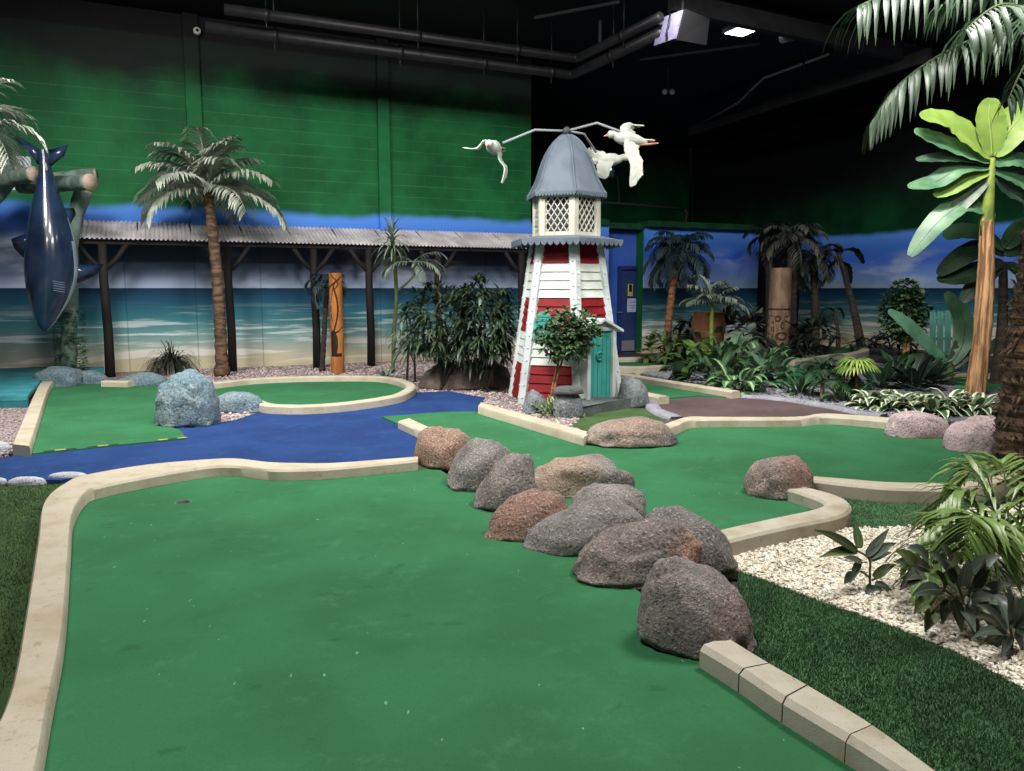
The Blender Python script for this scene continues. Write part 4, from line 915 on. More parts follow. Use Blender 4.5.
sm_bel = mat('shark_belly', (168, 186, 196), (140, 160, 176), 4, .3)
prf = [(150, 43, 4), (165, 45, 5), (185, 46.5, 8.5), (205, 48, 13), (230, 50, 18.5), (252, 51, 21.5), (275, 51.5, 22), (295, 50, 18.5), (312, 47.5, 12.5), (324, 45.5, 7), (331, 45, 2)]
SO = P(50, 250, sy); b = MB(); rings = []; n = 28
for v, uc, hw in prf: rings.append((P(uc, v, sy), hw/788*sy*1.01))
pc_ = catmull([p for p, r in rings], 4); rc = catmull([V((r, 0, 0)) for p, r in rings], 4); vs = []
bd = math.atan2(.62, .78)      # belly direction: away and to the right
for p, r in zip(pc_, rc):
    for k in range(n):
        a = 2*PI*k/n; vs.append(p-SO+V((math.sin(a)*r.x, math.cos(a)*r.x*1.15, 0)))
fs = []; N = len(pc_)
for i_ in range(N-1):
    for k in range(n):
        a = 2*PI*(k+.5)/n; dlt = abs((a-PI/2+.32+PI) % (2*PI)-PI)
        b.add([], [], None); fs.append(((i_*n+k, i_*n+(k+1) % n, i_*n+n+(k+1) % n, i_*n+n+k), 1 if dlt < .42*min(1, (i_-13)*.12) and i_ > 13 else 0))
b.add(vs, [f for f, _ in fs]); b.mi = [m for _, m in fs]
b.add([vs[k] for k in range(n)], [tuple(range(n))], None, 0); b.add([vs[(N-1)*n+k] for k in range(n)], [tuple(reversed(range(n)))], None, 0)
def fin(pl, th=.03, tw=V((0, 1, 0))):
    c = sum((p for p in pl), V())/len(pl); k = len(pl); vs = [p-SO for p in pl]+[c-SO+V(tw)*th, c-SO-V(tw)*th]
    b.add(vs, [(j, (j+1) % k, k) for j in range(k)]+[((j+1) % k, j, k+1) for j in range(k)])
fin([P(36, 228, sy), P(24, 234, sy-.1), P(11, 239, sy-.15), P(14, 248, sy-.12), P(21, 256, sy-.05), P(34, 264, sy)], .05)
fin([P(66, 262, sy+.1), P(84, 265, sy+.3), P(104, 264, sy+.5), P(97, 274, sy+.4), P(84, 281, sy+.3), P(66, 286, sy+.1)], .05)
fin([P(44, 166, sy), P(40, 150, sy), P(25, 140, sy), P(8, 132, sy+.05), P(22, 146, sy), P(32, 156, sy), P(40, 168, sy)], .05)
fin([P(44, 168, sy), P(44, 150, sy), P(54, 149, sy), P(69, 144, sy-.05), P(64, 156, sy), P(54, 164, sy), P(48, 170, sy)], .05)
fin([P(66, 232, sy+.1), P(76, 214, sy+.3), P(74, 208, sy+.35), P(62, 208, sy+.1)], .03)
sk = thing('shark_model', 'glossy blue model shark hanging head down from the log frame', 'shark', SO)
b.build('shark_body', [sm_back.m, sm_bel], sk, True)
for k in range(5):
    g = MB(); pts = [P(52+3.2*j, 281+k*2.3+1.2*j, sy-.37+.02*j*j*.4) for j in range(5)]
    pts = []
    for j in range(5):
        u = 53+3*j; hw = 21-k*.7; x = (u-50.8)/hw; yy = sy-math.sqrt(max(0, 1-x*x))*hw/788*sy*1.17
        pts.append(P(u, 281+k*2.3+j*.5, yy))
    g.tube(pts, .006, 5); g.build('gill_slit', mat('gill_grey', (120, 140, 160), None), sk, True, True)
g = MB(); g.tube([P(44, 158, sy), P(46, 168, sy-.14), P(50, 182, fy-.45)], .02, 6); tag(g.build('rope', mat('rope', (150, 150, 140), None), None, True, True), 'short rope tying the shark tail to the log frame', 'rope')
tl = paint('teal_deck', (62, 138, 146), (46, 116, 126), (38, 96, 106))
dk = gp([(-130, 399), (0, 396.5), (27, 396), (44, 376), (104, 369.5), (104, 366.5), (-130, 368)], .18)
pf = thing('wooden_platform', 'low teal wooden platform beneath the hanging shark', 'platform', G(0, 390, .0))
b = MB(); b.slab(dk, .12); b.build('deck', tl, pf, False, True)
b = MB(); f0, f1_, f2_ = dk[0], dk[2], dk[3]; b.beam(f0-V((0, -.02, .09)), f1_-V((0, -.02, .09)), .03, .14); b.build('front_board', paint('teal_board', (48, 108, 114), (38, 92, 98), (30, 76, 82)), pf, False, True)
for q in (dk[2]+V((-.1, .12, 0)), dk[0].lerp(dk[2], .5)+V((0, .12, 0)), dk[3]+V((-.1, .1, 0))): b = MB(); b.box((q.x, q.y, .06), (.08, .08, .16)); b.build('leg', wood, pf, False, True)
# ivy on the frame post
b_ = P(67, 376, fy-.17); b_.z = .02; root = thing('ivy', 'ivy climbing the upright log under the hanging shark', 'ivy', b_); rnd = random.Random(6); b = MB()
for _ in range(420):
    z = rnd.random()**1.3*1.2; a = rnd.uniform(0, 2*PI); w = .15+.05*rnd.random(); b.blade(V((w*math.cos(a), .17+w*math.sin(a), z)), V((math.cos(a), math.sin(a), .3)), .1*rnd.uniform(.7, 1.2), .075, 1.2, 2, .2, 1)
b.build('foliage', LIV, root, True)
# poster, alarm, left-edge fronds
s0, zt0 = HW(-20, 154, .01); s1, zb0 = HW(33, 191, .01)
po = thing('poster', 'white poster with small dark and red figures beside the shark tail', 'poster', W((s0+s1)/2, .02, (zt0+zb0)/2), TH); pw, ph = s1-s0, zt0-zb0
b = MB(); b.box((0, 0, 0), (pw, .015, ph)); b.build('board', mat('poster_white', (206, 208, 222), None), po)
b = MB()
for x, z, w, h, m in ((.1, .12, .12, .14, 0), (.22, .1, .05, .2, 0), (-.2, .1, .2, .05, 0), (-.2, 0, .3, .04, 0), (.2, -.14, .24, .07, 1), (-.15, -.16, .3, .05, 1), (.3, -.1, .07, .08, 0)): b.box((x*pw, -.01, z*ph*1.6), (w*pw, .006, h*ph), None, m)
b.build('print', [mat('poster_ink', (70, 60, 80), None), mat('poster_red', (176, 60, 60), None)], po)
s_, z_ = HW(197, 31, .15); al_ = thing('wall_alarm', 'small round white alarm sounder high on the mural wall column', 'alarm', W(s_, .12, z_), TH)
b = MB(); b.tube([(0, 0, 0), (0, -.05, 0), (0, -.09, 0)], [.07, .07, .05], 14); b.build('housing', M['white'], al_, True); b = MB(); b.sphere((0, -.09, 0), .03, 8, 6); b.build('lens', M['black'], al_, True)
pb = P(-22, 410, 10.2); pb.z = 0
palm('palm_tree', 'pale palm at the photo edge above the shark tail', pb, P(-24, 122, 10.2), .08, .06, 16, .8, 1.5, .42, .045, LG, TB, 23, (1.3, -.7), 12, 1.1)
# ------------------------------------------------------------------ plants by the lighthouse
b_ = G(550, 410, .03); Y = b_.y
cluster_bush('small_tree', 'little leafy tree with thin tan stems before the lighthouse', b_, [[px(549, 410), px(554, 380), px(561, 352), px(563, 335)], [px(551, 410), px(557, 378), px(566, 350), px(575, 330)]], px(566, 333), (.45, .38, .36), 430, 4, .085, .06, .8, LTR, TO, 31, 1, .8, 2, cat='tree', r0=.022, shell=.3)
rosette('variegated_plant', 'low variegated plant between the grey lighthouse rocks', G(554, 415, .03), 60, .1, .06, leafmat('pale_ivy', (96, 118, 76), (66, 92, 56), (176, 186, 140), eth=.6), 32, (1.4, .1), .8, 1, .12, spread=.12, segs=2)
# ------------------------------------------------------------------ far right plants
b_ = P(667, 350, 18.3); b_.z = .02; palm('palm_tree', 'dark drooping palm with orange trunk beside the blue door', b_, P(679, 254, 18.3), .095, .075, 28, .98, 1.8, .46, .05, LBL, TO, 41, (1.5, -.6), 20, 1.6, V((-.06, 0, 0)))
b_ = P(792, 348, 18.9); b_.z = .02; palm('palm_tree', 'black-looking palm rising just behind the carved stump post', b_, P(792, 240, 18.9), .12, .1, 18, 1.0, 1.9, .42, .05, LGY, TD, 42, (1.3, -.5), 18, 1.4)
b_ = P(770, 348, 19.4); b_.z = .02; palm('palm_tree', 'dark palm peeking over the carved post at the end of the low mural wall', b_, P(770, 236, 19.4), .11, .09, 14, .75, 1.8, .36, .045, LDD, TD, 43, (1.3, -.4), 16, 1.3)
b_ = P(816, 348, 20.0); b_.z = .02; palm('palm_tree', 'withered palm with hanging dead fronds near the painted side wall', b_, P(814, 256, 20.0), .1, .09, 16, .95, 2.3, .42, .06, LGY, TD, 44, (1.0, -.9), 16, 1.6)
def banana(name, label, base, top, r0, r1, leaves, tm, seed, cat='banana plant', lm=None, stalk=None):
    root = thing(name, label, cat, base); b = MB(); N = 40; tp = V(top)-V(base); n_ = 28; vs = []
    for k in range(N+1):
        for j in range(n_):
            a = 2*PI*j/n_; q = V((math.cos(a), math.sin(a), 0)); f = k/N; r_ = (r0+(r1-r0)*f)*(1+.16*noise.noise(V((q.x*1.6, q.y*1.6, f*2.2+seed)))+.10*noise.noise(V((q.x*5, q.y*5, f*3+seed*2)))+.05*(((f*7) % 1) > .8))
            vs.append(tp*f+V((.05*math.sin(PI*f), 0, 0))+q*r_)
    b.add(vs, [(k*n_+j, k*n_+(j+1) % n_, (k+1)*n_+(j+1) % n_, (k+1)*n_+j) for k in range(N) for j in range(n_)]+[tuple(range(N*n_, N*n_+n_))]); b.build('trunk', tm, root, True)
    if stalk:
        b = MB(); b.tube([tp-V((0, 0, .25)), tp, (tp+V(stalk)-V(base))/2, V(stalk)-V(base)], [r1*.85, r1*1.0, r1*.75, r1*.45], 12); [b.blade(tp+V((math.cos(q_)*r1*.95, math.sin(q_)*r1*.95, -.12)), V((math.cos(q_)*.15, math.sin(q_)*.15, 1)), .2+.12*math.sin(q_*3), .09, .1, 3, .2, 2) for q_ in [2*PI*z_/7 for z_ in range(7)]]; b.build('stalk', mat('stalk_green', (126, 140, 60), (96, 116, 54), 6, .5), root, True); tp = V(stalk)-V(base)
    for pts, w, m, up in leaves:
        b = MB(); ps = [V(p)-V(base) for p in pts]; leafpath(b, ps, w, up or V((0, 0, 1)), .18, 1, 6, wav=.06); cp = catmull(ps, 4); b.tube([p-V((0, 0, .006)) for p in cp], [.018*(1-.8*k/len(cp)) for k in range(len(cp))], 5); b.build('leaf', m, root, True)
    return root
Y = 20.0
dl_ = [([px(839, 256), px(845, 250), px(855, 252), px(863, 264)], .5, LDD, None), ([px(839, 258), px(834, 264), px(829, 269), px(825, 278)], .38, LDD, None), ([px(840, 262), px(846, 266), px(848, 274), px(850, 284)], .42, LDD, None), ([px(838, 254), px(833, 250), px(826, 256), px(820, 268)], .4, LDD, None)]
b_ = px(862, 345); b_.z = .02
banana('banana_plant', 'dark leaning banana plant against the painted sea on the side wall', b_, px(838, 252), .12, .05, dl_, TD, 1)
Y = 19.5; b_ = px(838, 345); b_.z = .02
banana('banana_plant', 'knee-high dark banana plant beside the leaning one', b_, px(834, 312), .06, .03, [([px(834, 313), px(829, 308), px(823, 312), px(820, 320)], .25, LDD, None), ([px(834, 313), px(838, 308), px(842, 314), px(843, 319)], .22, LDD, None), ([px(834, 314), px(831, 316), px(828, 322)], .2, LDD, None)], TD, 2)
def dark_bush(u, v, Y_, label, rad, m, seed, L=.35, Wd=.09, ncl=40, per=7, droop=.8, cz=None, prof=0):
    b__ = P(u, v, Y_); b__.z = .02; c = V((b__.x, b__.y, cz or rad[2]))
    return cluster_bush('shrub', label, b__, [[b__, b__+V((.05, 0, c.z*.6)), c]], c, rad, ncl, per, L, Wd, droop, m, TD, seed, prof, cat='shrub')
dark_bush(690, 348, 17.6, 'dark shrub in the shade of the orange-trunked palm', (.45, .4, .55), LDD, 51)
dark_bush(742, 350, 16.5, 'grey-leaved shrub beside the thick carved post', (.5, .4, .5), LGY, 52, .42, .11, 36, 6, .4, .7)
dark_bush(812, 346, 18.0, 'dark shrub between carved post and banana plants', (.6, .4, .45), LDD, 53)
dark_bush(884, 346, 19.4, 'low dark shrub under the painted side wall', (1.0, .4, .22), LDD, 54, .3, .08)
dark_bush(660, 352, 16.5, 'olive leafy shrub at the foot of the orange palm trunk', (.5, .4, .32), LRG, 55, .36, .12, 26, 5)
b_ = P(905, 352, 16.2); b_.z = .02; Y = 16.2
cluster_bush('shrub', 'round leafy green shrub tree before the painted beach', b_, [[b_, px(905, 335), px(906, 310)], [b_, px(911, 335), px(916, 312)]], px(905, 312), (.48, .45, .64), 430, 6, .13, .075, .5, leafmat('dusty_shrub_leaf', (96, 120, 82), (66, 92, 58)), TT, 56, 1, .7, 2, cat='shrub', r0=.05)
b_ = P(711, 345, 15.6); b_.z = .02; palm('small_palm', 'young palm with a yellow-green stem standing by the clay bowl', b_, P(712, 303, 15.6), .045, .035, 14, .72, 1.1, .34, .035, LP, mat('yellow_stem', (132, 146, 58), (104, 120, 50), 6), 57, (1.5, .1), 18, 1.3, cat='palm')
b_ = P(708, 338, 16.3); b_.z = .02; hb_ = P(708, 313, 16.3).z
bw = MB(); bw.lathe([(.14, 0), (.16, .03), (.16, hb_*.3), (.28, hb_*.45), (.34, hb_*.65), (.345, hb_*.8), (.31, hb_*.93), (.31, hb_), (.27, hb_), (.25, hb_*.85), (.05, hb_*.8)], 28); tag(bw.build('clay_bowl', trunkmat('terracotta', (140, 92, 58), (116, 74, 46), 3), None, True), 'wide orange clay bowl in the leafy bed', 'bowl'); bpy.data.objects['clay_bowl'].location = b_
b_ = G(682, 380, .03); pm = MB(); pm.lathe([(.07, 0), (.13, .04), (.17, .12), (.17, .2), (.13, .27), (.08, .29), (.06, .27)], 22); rp = pm.build('round_pot', mat('dark_green_glaze', (34, 58, 40), (26, 46, 32), 5, .4), None, True); rp.location = b_; tag(rp, 'small round dark green pot at the back kerb of the narrow green', 'pot')
lf = MB(); leafpath(lf, [V((-.02, -.165, .09)), V((.0, -.182, .16)), V((.02, -.165, .25))], .12, V((0, -1, 0))); lf.build('leaf_motif', LLI, rp, True, label='pale leaf shape')
# slatted teal chair back
Y = 15.0; b_ = px(942, 352); b_.z = .02; sc_ = thing('slatted_chair', 'aqua slatted garden chair half hidden by big banana leaves', 'chair', b_)
aq = paint('aqua_slats', (92, 150, 138), (78, 132, 122), (62, 112, 104))
for k, u in enumerate((935, 942.5, 950)):
    b = MB(); x = px(u, 330).x-b_.x; zt_ = px(u, 313-k*.6).z
    for s2 in (-.03, .03): b.beam((x+s2, .02, .25), (x+s2, .12, zt_), .05, .018)
    for j in range(8): f = (j+.5)/8; b.box((x, .02+.1*f, .25+(zt_-.25)*f), (.1, .02, .035))
    b.build('back_slat', aq, sc_, False)
b = MB(); b.box((0, -.2, .36), (.5, .46, .03)); b.build('seat', aq, sc_)
for sx in (-.22, .22):
    for sy_ in (-.4, 0): b = MB(); b.box((sx, sy_, .17), (.05, .05, .36)); b.build('leg', aq, sc_)
b = MB(); b.box((0, .06, .62), (.5, .03, .06)); b.build('back_rail', aq, sc_)
# big banana trees
Y = 11.7
ZU = V((0, -.75, .65))
bl = [([px(991, 158), px(972, 140), px(945, 122), px(921, 118, -.2)], .5, LBT, ZU), ([px(992, 156), px(991, 135), px(989, 115), px(991, 98)], .46, LBT, V((0, -1, .2))), ([px(994, 156), px(1006, 135), px(1022, 116), px(1044, 100)], .5, LBT, ZU),
      ([px(990, 162), px(965, 152), px(935, 140), px(914, 131)], .36, LBG, ZU), ([px(990, 168), px(960, 168), px(935, 182), px(908, 187)], .3, LBG, ZU), ([px(990, 172), px(970, 178), px(948, 190), px(934, 196)], .26, LBT, ZU), ([px(990, 165), px(962, 158), px(938, 158), px(916, 160)], .22, LBD, ZU), ([px(994, 165), px(1010, 160), px(1030, 165), px(1055, 180)], .34, LBG, ZU), ([px(994, 172), px(1012, 178), px(1030, 188), px(1050, 200)], .3, LBG, ZU), ([px(992, 175), px(975, 190), px(960, 205), px(952, 216)], .24, LBD, ZU), ([px(994, 178), px(1008, 192), px(1024, 200), px(1046, 230)], .28, LBD, ZU),
      ([px(986, 212), px(962, 205), px(935, 225), px(910, 256)], .36, LBG, V((-.3, -.7, .6)))]
b_ = px(975, 394); b_.z = .03
banana('banana_tree', 'tall banana tree with a tan peeling trunk and bright lime top leaves', b_, px(987, 218), .14, .095, bl, trunkmat('banana_trunk', (184, 142, 98), (108, 76, 50), 1.4, 26), 3, 'banana tree', None, px(992, 158))
Y = 12.8
bl = [([px(1004, 250), px(985, 236), px(960, 232), px(944, 238)], .36, LBG, ZU), ([px(1004, 255), px(985, 248), px(960, 258), px(938, 275)], .36, LBD, ZU), ([px(1004, 262), px(985, 268), px(960, 278), px(937, 280)], .34, LBD, ZU), ([px(1004, 248), px(1020, 232), px(1045, 224), px(1070, 226)], .4, LBG, ZU), ([px(1004, 255), px(1020, 248), px(1042, 252), px(1060, 262)], .4, LBD, ZU), ([px(1003, 265), px(985, 278), px(972, 290), px(962, 302)], .3, LBD, ZU), ([px(1004, 265), px(1018, 272), px(1030, 285), px(1036, 300)], .34, LBD, ZU)]
b_ = px(996, 386); b_.z = .03
banana('banana_tree', 'shaded banana tree with dark leaves close behind the tan trunk', b_, px(1003, 262), .1, .06, bl, TD, 4, 'banana tree')
Y = 13.8; b_ = px(948, 378); b_.z = .03
banana('banana_plant', 'low banana plant with one huge pale leaf leaning over the bed', b_, px(947, 362), .08, .07, [([px(947, 364), px(925, 343), px(905, 324), px(888, 311)], .34, leafmat('pale_banana_leaf', (118, 168, 138), (92, 144, 112)), ZU), ([px(949, 366), px(962, 345), px(963, 318), px(946, 292)], .34, LBG, V((-.6, -.7, .2))), ([px(950, 368), px(962, 352), px(968, 345), px(976, 350)], .4, LBD, ZU), ([px(947, 368), px(930, 362), px(912, 362), px(900, 368)], .3, LBD, ZU), ([px(952, 366), px(985, 352), px(1002, 340), px(1008, 333)], .2, LBD, ZU), ([px(946, 366), px(955, 385), px(962, 392)], .35, LBG, V((0, -1, .3)))], mat('stalk_green2', (86, 110, 66), None), 5)
# big shaggy palm at the photo edge
Y = 6.3; tr = [px(1021, 474), px(1024, 430), px(1030, 375), px(1037, 310), px(1046, 250), px(1058, 130), px(1072, 10)]
b_ = tr[0].copy(); b_.z = .02; tr[0] = b_.copy(); root = thing('palm_tree', 'big shaggy dark-trunked palm standing beside the pink boulders', 'palm tree', b_); rnd = random.Random(9)
b = MB(); pts = [p-b_ for p in catmull(tr, 8)]; N = len(pts); rad = [(.215-.07*k/N)*(1.06 if k % 2 else .93) for k in range(N)]; b.tube(pts, rad, 14)
for _ in range(1500):
    f = rnd.random()*(N-2); k = int(f); q = pts[k].lerp(pts[k+1], f-k); a = rnd.uniform(0, 2*PI); o_ = V((math.cos(a), math.sin(a), 0)); b.blade(q+o_*rad[k]*.93, o_*.6+V((0, 0, rnd.choice((-.4, .5, .9)))), rnd.uniform(.05, .11), rnd.uniform(.012, .035), .6, 2, .2, 2)
b.build('trunk', trunkmat('shaggy_bark', (98, 74, 52), (44, 33, 26), 26), root)
LBP = leafmat('big_palm_leaf', (70, 96, 68), (46, 70, 48)); stem = mat('frond_stem', (84, 96, 62), None)
cw = px(1072, 5)
for pts, n_, ll_, dr_ in (([cw, px(1010, -28, -.3), px(930, -22, -.5), px(858, 6, -.7)], 26, .62, 1.5), ([cw, px(1020, 22, -.2), px(950, 50, -.4), px(900, 84, -.5), px(874, 120, -.5)], 30, .48, 1.5), ([cw, px(1040, 10, -.8), px(1000, 5, -1.3), px(965, 30, -1.6)], 22, .5, 1.5), ([cw, px(1050, 0, .5), px(1000, -20, 1.0), px(940, 5, 1.3)], 22, .55, 1.5), ([cw, px(1100, -30, -.5), px(1150, 0, -.8), px(1190, 60, -1)], 20, .55, 1.4), ([cw, px(1090, -20, .5), px(1130, -10, 1), px(1170, 40, 1.4)], 20, .55, 1.4), ([cw, px(1050, 30, -.2), px(1025, 65, -.4), px(1008, 100, -.5)], 14, .34, 1.2)):
    b = MB(); frondpath(b, [p-b_ for p in pts], int(n_*1.3), ll_, .038, dr_*1.8, .02, rnd, .6, lift=-.3); b.build('frond', [LBP, stem], root, True)
# ------------------------------------------------------------------ leafy bed behind the brown carpet
HG = 'variegated plants edging the bed'
for k, (u, v, L_, lb) in enumerate(((872, 408, .3, 'variegated white-edged plant nearest the yellow-green fan palm'), (893, 411, .3, 'second white-edged plant from the yellow-green fan palm'), (914, 413, .3, 'third white-edged plant from the yellow-green fan palm'), (934, 414, .3, 'fourth white-edged plant from the yellow-green fan palm'), (950, 412, .36, 'tallest upright white-edged plant before the tan banana trunk'), (974, 413, .3, 'white-edged plant between tan banana trunk and shaggy palm'))):
    rosette('variegated_plant', lb, G(u, v, .03), 28, L_*1.05, .15, LHO, 60+k, (1.25, -.1), 1.5, 0, .07, group=HG, spread=.12, fold=.3, tm=M['turf'])
# yellow fan palm
b_ = G(856, 402, .03); Y = b_.y; root = thing('fan_palm', 'small yellow-green fan palm among the white-edged plants', 'fan palm', b_); rnd = random.Random(12)
b = MB()
b.tube([V((0, 0, 0)), (px(857, 385)-b_), (px(856, 366)-b_)], .03, 7); b.build('stem', TB, root, True)
for hp_, aim, n_ in ((px(855, 364)-b_, V((-.6, -.5, -.35)), 22), (px(858, 362)-b_, V((.6, -.5, -.3)), 20), (px(857, 360)-b_, V((-.3, -.5, -.15)), 14)):
    b = MB(); b.tube([px(856, 370)-b_, hp_], .012, 5); aim = aim.normalized(); sd = aim.cross(V((0, 0, 1))).normalized()
    for j in range(n_): a = (j/(n_-1)-.5)*3.4; b.blade(hp_, aim*math.cos(a)+sd*math.sin(a)+V((0, 0, .35)), .36*(.75+.25*math.cos(a)), .045, 1.1, 4, .3, 2)
    b.build('fan_leaf', LYF, root, True)
for k, (u, v, n_, L_, Wd, m, el, dr_, pf_, st_, lb) in enumerate((
    (738, 392, 30, .3, .15, LDI, (1.1, -.1), 1.5, 0, .22, 'pale-centred leafy plant nearest the brown carpet'), (716, 384, 30, .36, .13, LM, (1.2, .0), 1.6, 0, .42, 'deep green leafy plant beside the round pot'), (752, 388, 28, .3, .12, LD, (1.1, -.1), 1.4, 0, .26, 'dark leafy plant at the kerb corner of the bed'), (700, 372, 24, .32, .13, LLI, (1.2, .1), 1.4, 0, .5, 'lime-flecked leafy plant under the young palm'), (770, 380, 26, .34, .14, LBG2, (1.1, .0), 1.4, 0, .28, 'broad-leaved plant in the middle of the bed'), (728, 374, 30, .42, .13, LBG2, (1.3, .1), 1.8, 0, .5, 'taller arching leafy plant in the middle of the bed'), (760, 370, 24, .32, .13, LDI, (1.2, .1), 1.4, 0, .36, 'pale leafy plant before the carved post'), (800, 394, 24, .22, .07, LM, (1.3, .0), .8, 0, .1, 'fine-leaved plant beside the tan-stemmed mini palms'), (846, 402, 18, .26, .08, LM, (1.2, .0), .9, 0, .1, 'small green plant beneath the yellow-green fan palm'), (880, 388, 20, .38, .13, LBD, (1.2, .0), .8, 0, .14, 'dark glossy plant behind the white-edged plants'), (912, 388, 22, .4, .14, LDD, (1.2, .0), .8, 0, .16, 'blackish broad-leaved plant below the huge pale leaf'), (896, 378, 16, .36, .14, LM, (1.2, .1), .8, 0, .2, 'green broad-leaved plant beneath the round shrub tree'), (780, 362, 18, .3, .11, LD, (1.3, .1), .9, 0, .2, 'dark leafy plant at the base of the carved post'), (706, 364, 24, .34, .13, LRG, (1.2, .1), 1.2, 0, .62, 'olive leafy plant hiding the foot of the clay bowl'), (930, 384, 18, .34, .13, LBD, (1.3, .2), .8, 0, .16, 'dark plant just beside the tan banana trunk'))):
    rosette('leafy_plant', lb, G(u, v, .03), int(n_*1.15), L_*1.25, Wd*1.25, m, 80+k, el, dr_, pf_, st_, spread=.1, tm=LD)
for k, (u, v, ht, lb) in enumerate(((822, 399, 362, 'mini palm with a tan stem, the taller of the pair'), (836, 400, 372, 'mini palm with a tan stem next to the fan palm'))):
    b_ = G(u, v, .03); palm('mini_palm', lb, b_, P(u+1, ht+8, b_.y), .03, .024, 12, .4, 1.5, .2, .03, LM if k else LD, TT, 100+k, (1.4, -.3), 12, 1.0, cat='palm')
# ------------------------------------------------------------------ plants on the white pebbles
b_ = G(1012, 590, .04); Y = b_.y; root = thing('arching_palm', 'bushy arching palm clump with striped green leaves above the white pebbles', 'palm', b_); rnd = random.Random(21)
for tip, md, dy, n_ in (((905, 552), (958, 515), -.1, 18), ((915, 575), (960, 540), -.3, 18), ((928, 520), (965, 492), .0, 18), ((950, 492), (978, 475), .2, 16), ((1000, 462), (1005, 480), .3, 14), ((1050, 520), (1035, 490), -.2, 16), ((1075, 560), (1050, 520), -.3, 16), ((1040, 470), (1026, 480), .4, 14), ((965, 470), (985, 470), .6, 14), ((962, 560), (975, 515), -.4, 18), ((990, 585), (992, 530), -.4, 18)):
    b = MB(); frondpath(b, [V((0, 0, .12)), px(1005+(md[0]-985)*.25, 535, dy*.3)-b_, px(*md, dy*.7)-b_, px((md[0]+tip[0])/2, (md[1]+tip[1])/2-6, dy*.9)-b_, px(*tip, dy)-b_], int(n_*1.25), .3, .03, 1.2, .008, rnd, .55, segs=4, start=.2); b.build('frond', [LCL, stem], root, True)
def rubber(name, label, base, stems, leaves, mats):
    root = thing(name, label, 'plant', base); b = MB()
    for st in stems: b.tube(catmull([V(p)-base for p in st], 4), .006, 6)
    b.build('stem', mat('rubber_stem', (92, 82, 58), None), root, True)
    for p, q, w, m, bend in leaves:
        b = MB(); p, q = V(p)-base, V(q)-base; leafpath(b, [p, p.lerp(q, .33)+V((0, 0, bend)), p.lerp(q, .68)+V((0, 0, bend)), q], w, V((0, -.72, .7)), .3, 0, 4); b.build('leaf', mats[m], root, True)
b_ = G(870, 588, .045); Y = b_.y
def rp_(z): return P(724+z[0]*.293, 440+z[1]*.293, Y+(z[2] if len(z) > 2 else 0))
rl = [((455, 382), (308, 308, -.06), .06, 0, .012), ((450, 380), (330, 400, -.1), .055, 1, .01), ((462, 370), (446, 276, .08), .05, 1, 0), ((488, 395), (562, 304, .06), .05, 2, .0), ((495, 402), (588, 352, .02), .055, 2, .01), ((500, 410), (572, 385, .1), .045, 2, .01), ((440, 455), (410, 490, -.08), .05, 2, .0), ((470, 415), (408, 400, -.12), .045, 2, 0), ((462, 412), (430, 490, -.1), .04, 2, 0), ((512, 470), (588, 425, -.02), .05, 1, .01), ((510, 495), (545, 580, -.12), .055, 2, .01), ((505, 495), (480, 560, -.12), .045, 2, .01), ((515, 490), (578, 525, -.05), .04, 2, .01)]
rubber('rubber_plant', 'small rubber plant standing alone on the white pebbles', b_, [[b_, rp_((498, 450)), rp_((495, 405)), rp_((450, 375))], [rp_((498, 470)), rp_((470, 450)), rp_((445, 445))], [rp_((505, 480)), rp_((530, 462)), rp_((560, 440))]], [(rp_(a), rp_(c), w, m, bd_) for a, c, w, m, bd_ in rl], [LRB, LRG, LRS])
b_ = G(965, 612, .045); Y = b_.y; rnd = random.Random(33); lv = []
for u, v, tu, tv in ((928, 560, 908, 548), (930, 570, 894, 562), (925, 575, 906, 580), (930, 600, 914, 614), (952, 600, 962, 632), (945, 590, 935, 572), (960, 590, 930, 575), (965, 585, 945, 560), (970, 590, 990, 570), (968, 595, 990, 590), (965, 600, 985, 612), (960, 605, 975, 632), (972, 600, 1000, 602), (955, 582, 938, 560), (975, 582, 985, 558), (948, 600, 942, 624), (940, 590, 912, 596), (962, 586, 968, 560), (978, 606, 1002, 622), (950, 574, 928, 552), (985, 596, 1012, 585), (944, 574, 962, 552), (980, 612, 1000, 636), (966, 612, 978, 640), (920, 575, 900, 590), (935, 612, 925, 632), (990, 600, 1016, 612), (952, 566, 940, 545), (915, 566, 896, 552), (972, 572, 1000, 556)): lv.append((px(u, v, rnd.uniform(-.3, -.2)), px(tu, tv, rnd.uniform(-.4, -.25)), .065, rnd.choice((0, 0, 2, 1)), .012))
rubber('rubber_plant', 'bushier dark rubber plant under the arching palm clump', b_, [[b_, px(945, 590, -.25), px(930, 605, -.25)], [b_, px(960, 590, -.25), px(950, 570, -.25)], [b_, px(970, 590, -.25), px(975, 570, -.25)], [px(932, 614, -.25), px(945, 600, -.25), b_]], lv, [LRB, LRG, LRS])
b_ = G(1012, 650, .045); Y = b_.y; lv = []
for k in range(16): a = k*2.399; r_ = rnd.uniform(28, 44); lv.append((px(1012+6*math.cos(a), 632+4*math.sin(a), rnd.uniform(-.04, .04)), px(1012+r_*math.cos(a), 626+r_*.9*math.sin(a)-3, rnd.uniform(-.12, .1)), .045, rnd.choice((2, 2, 0)), .02))
rubber('rubber_plant', 'silvery narrow-leaved plant at the pebble edge cut by the photo border', b_, [[b_, px(1012, 640), px(1010, 625)]], lv, [LRB, LRG, LRS])
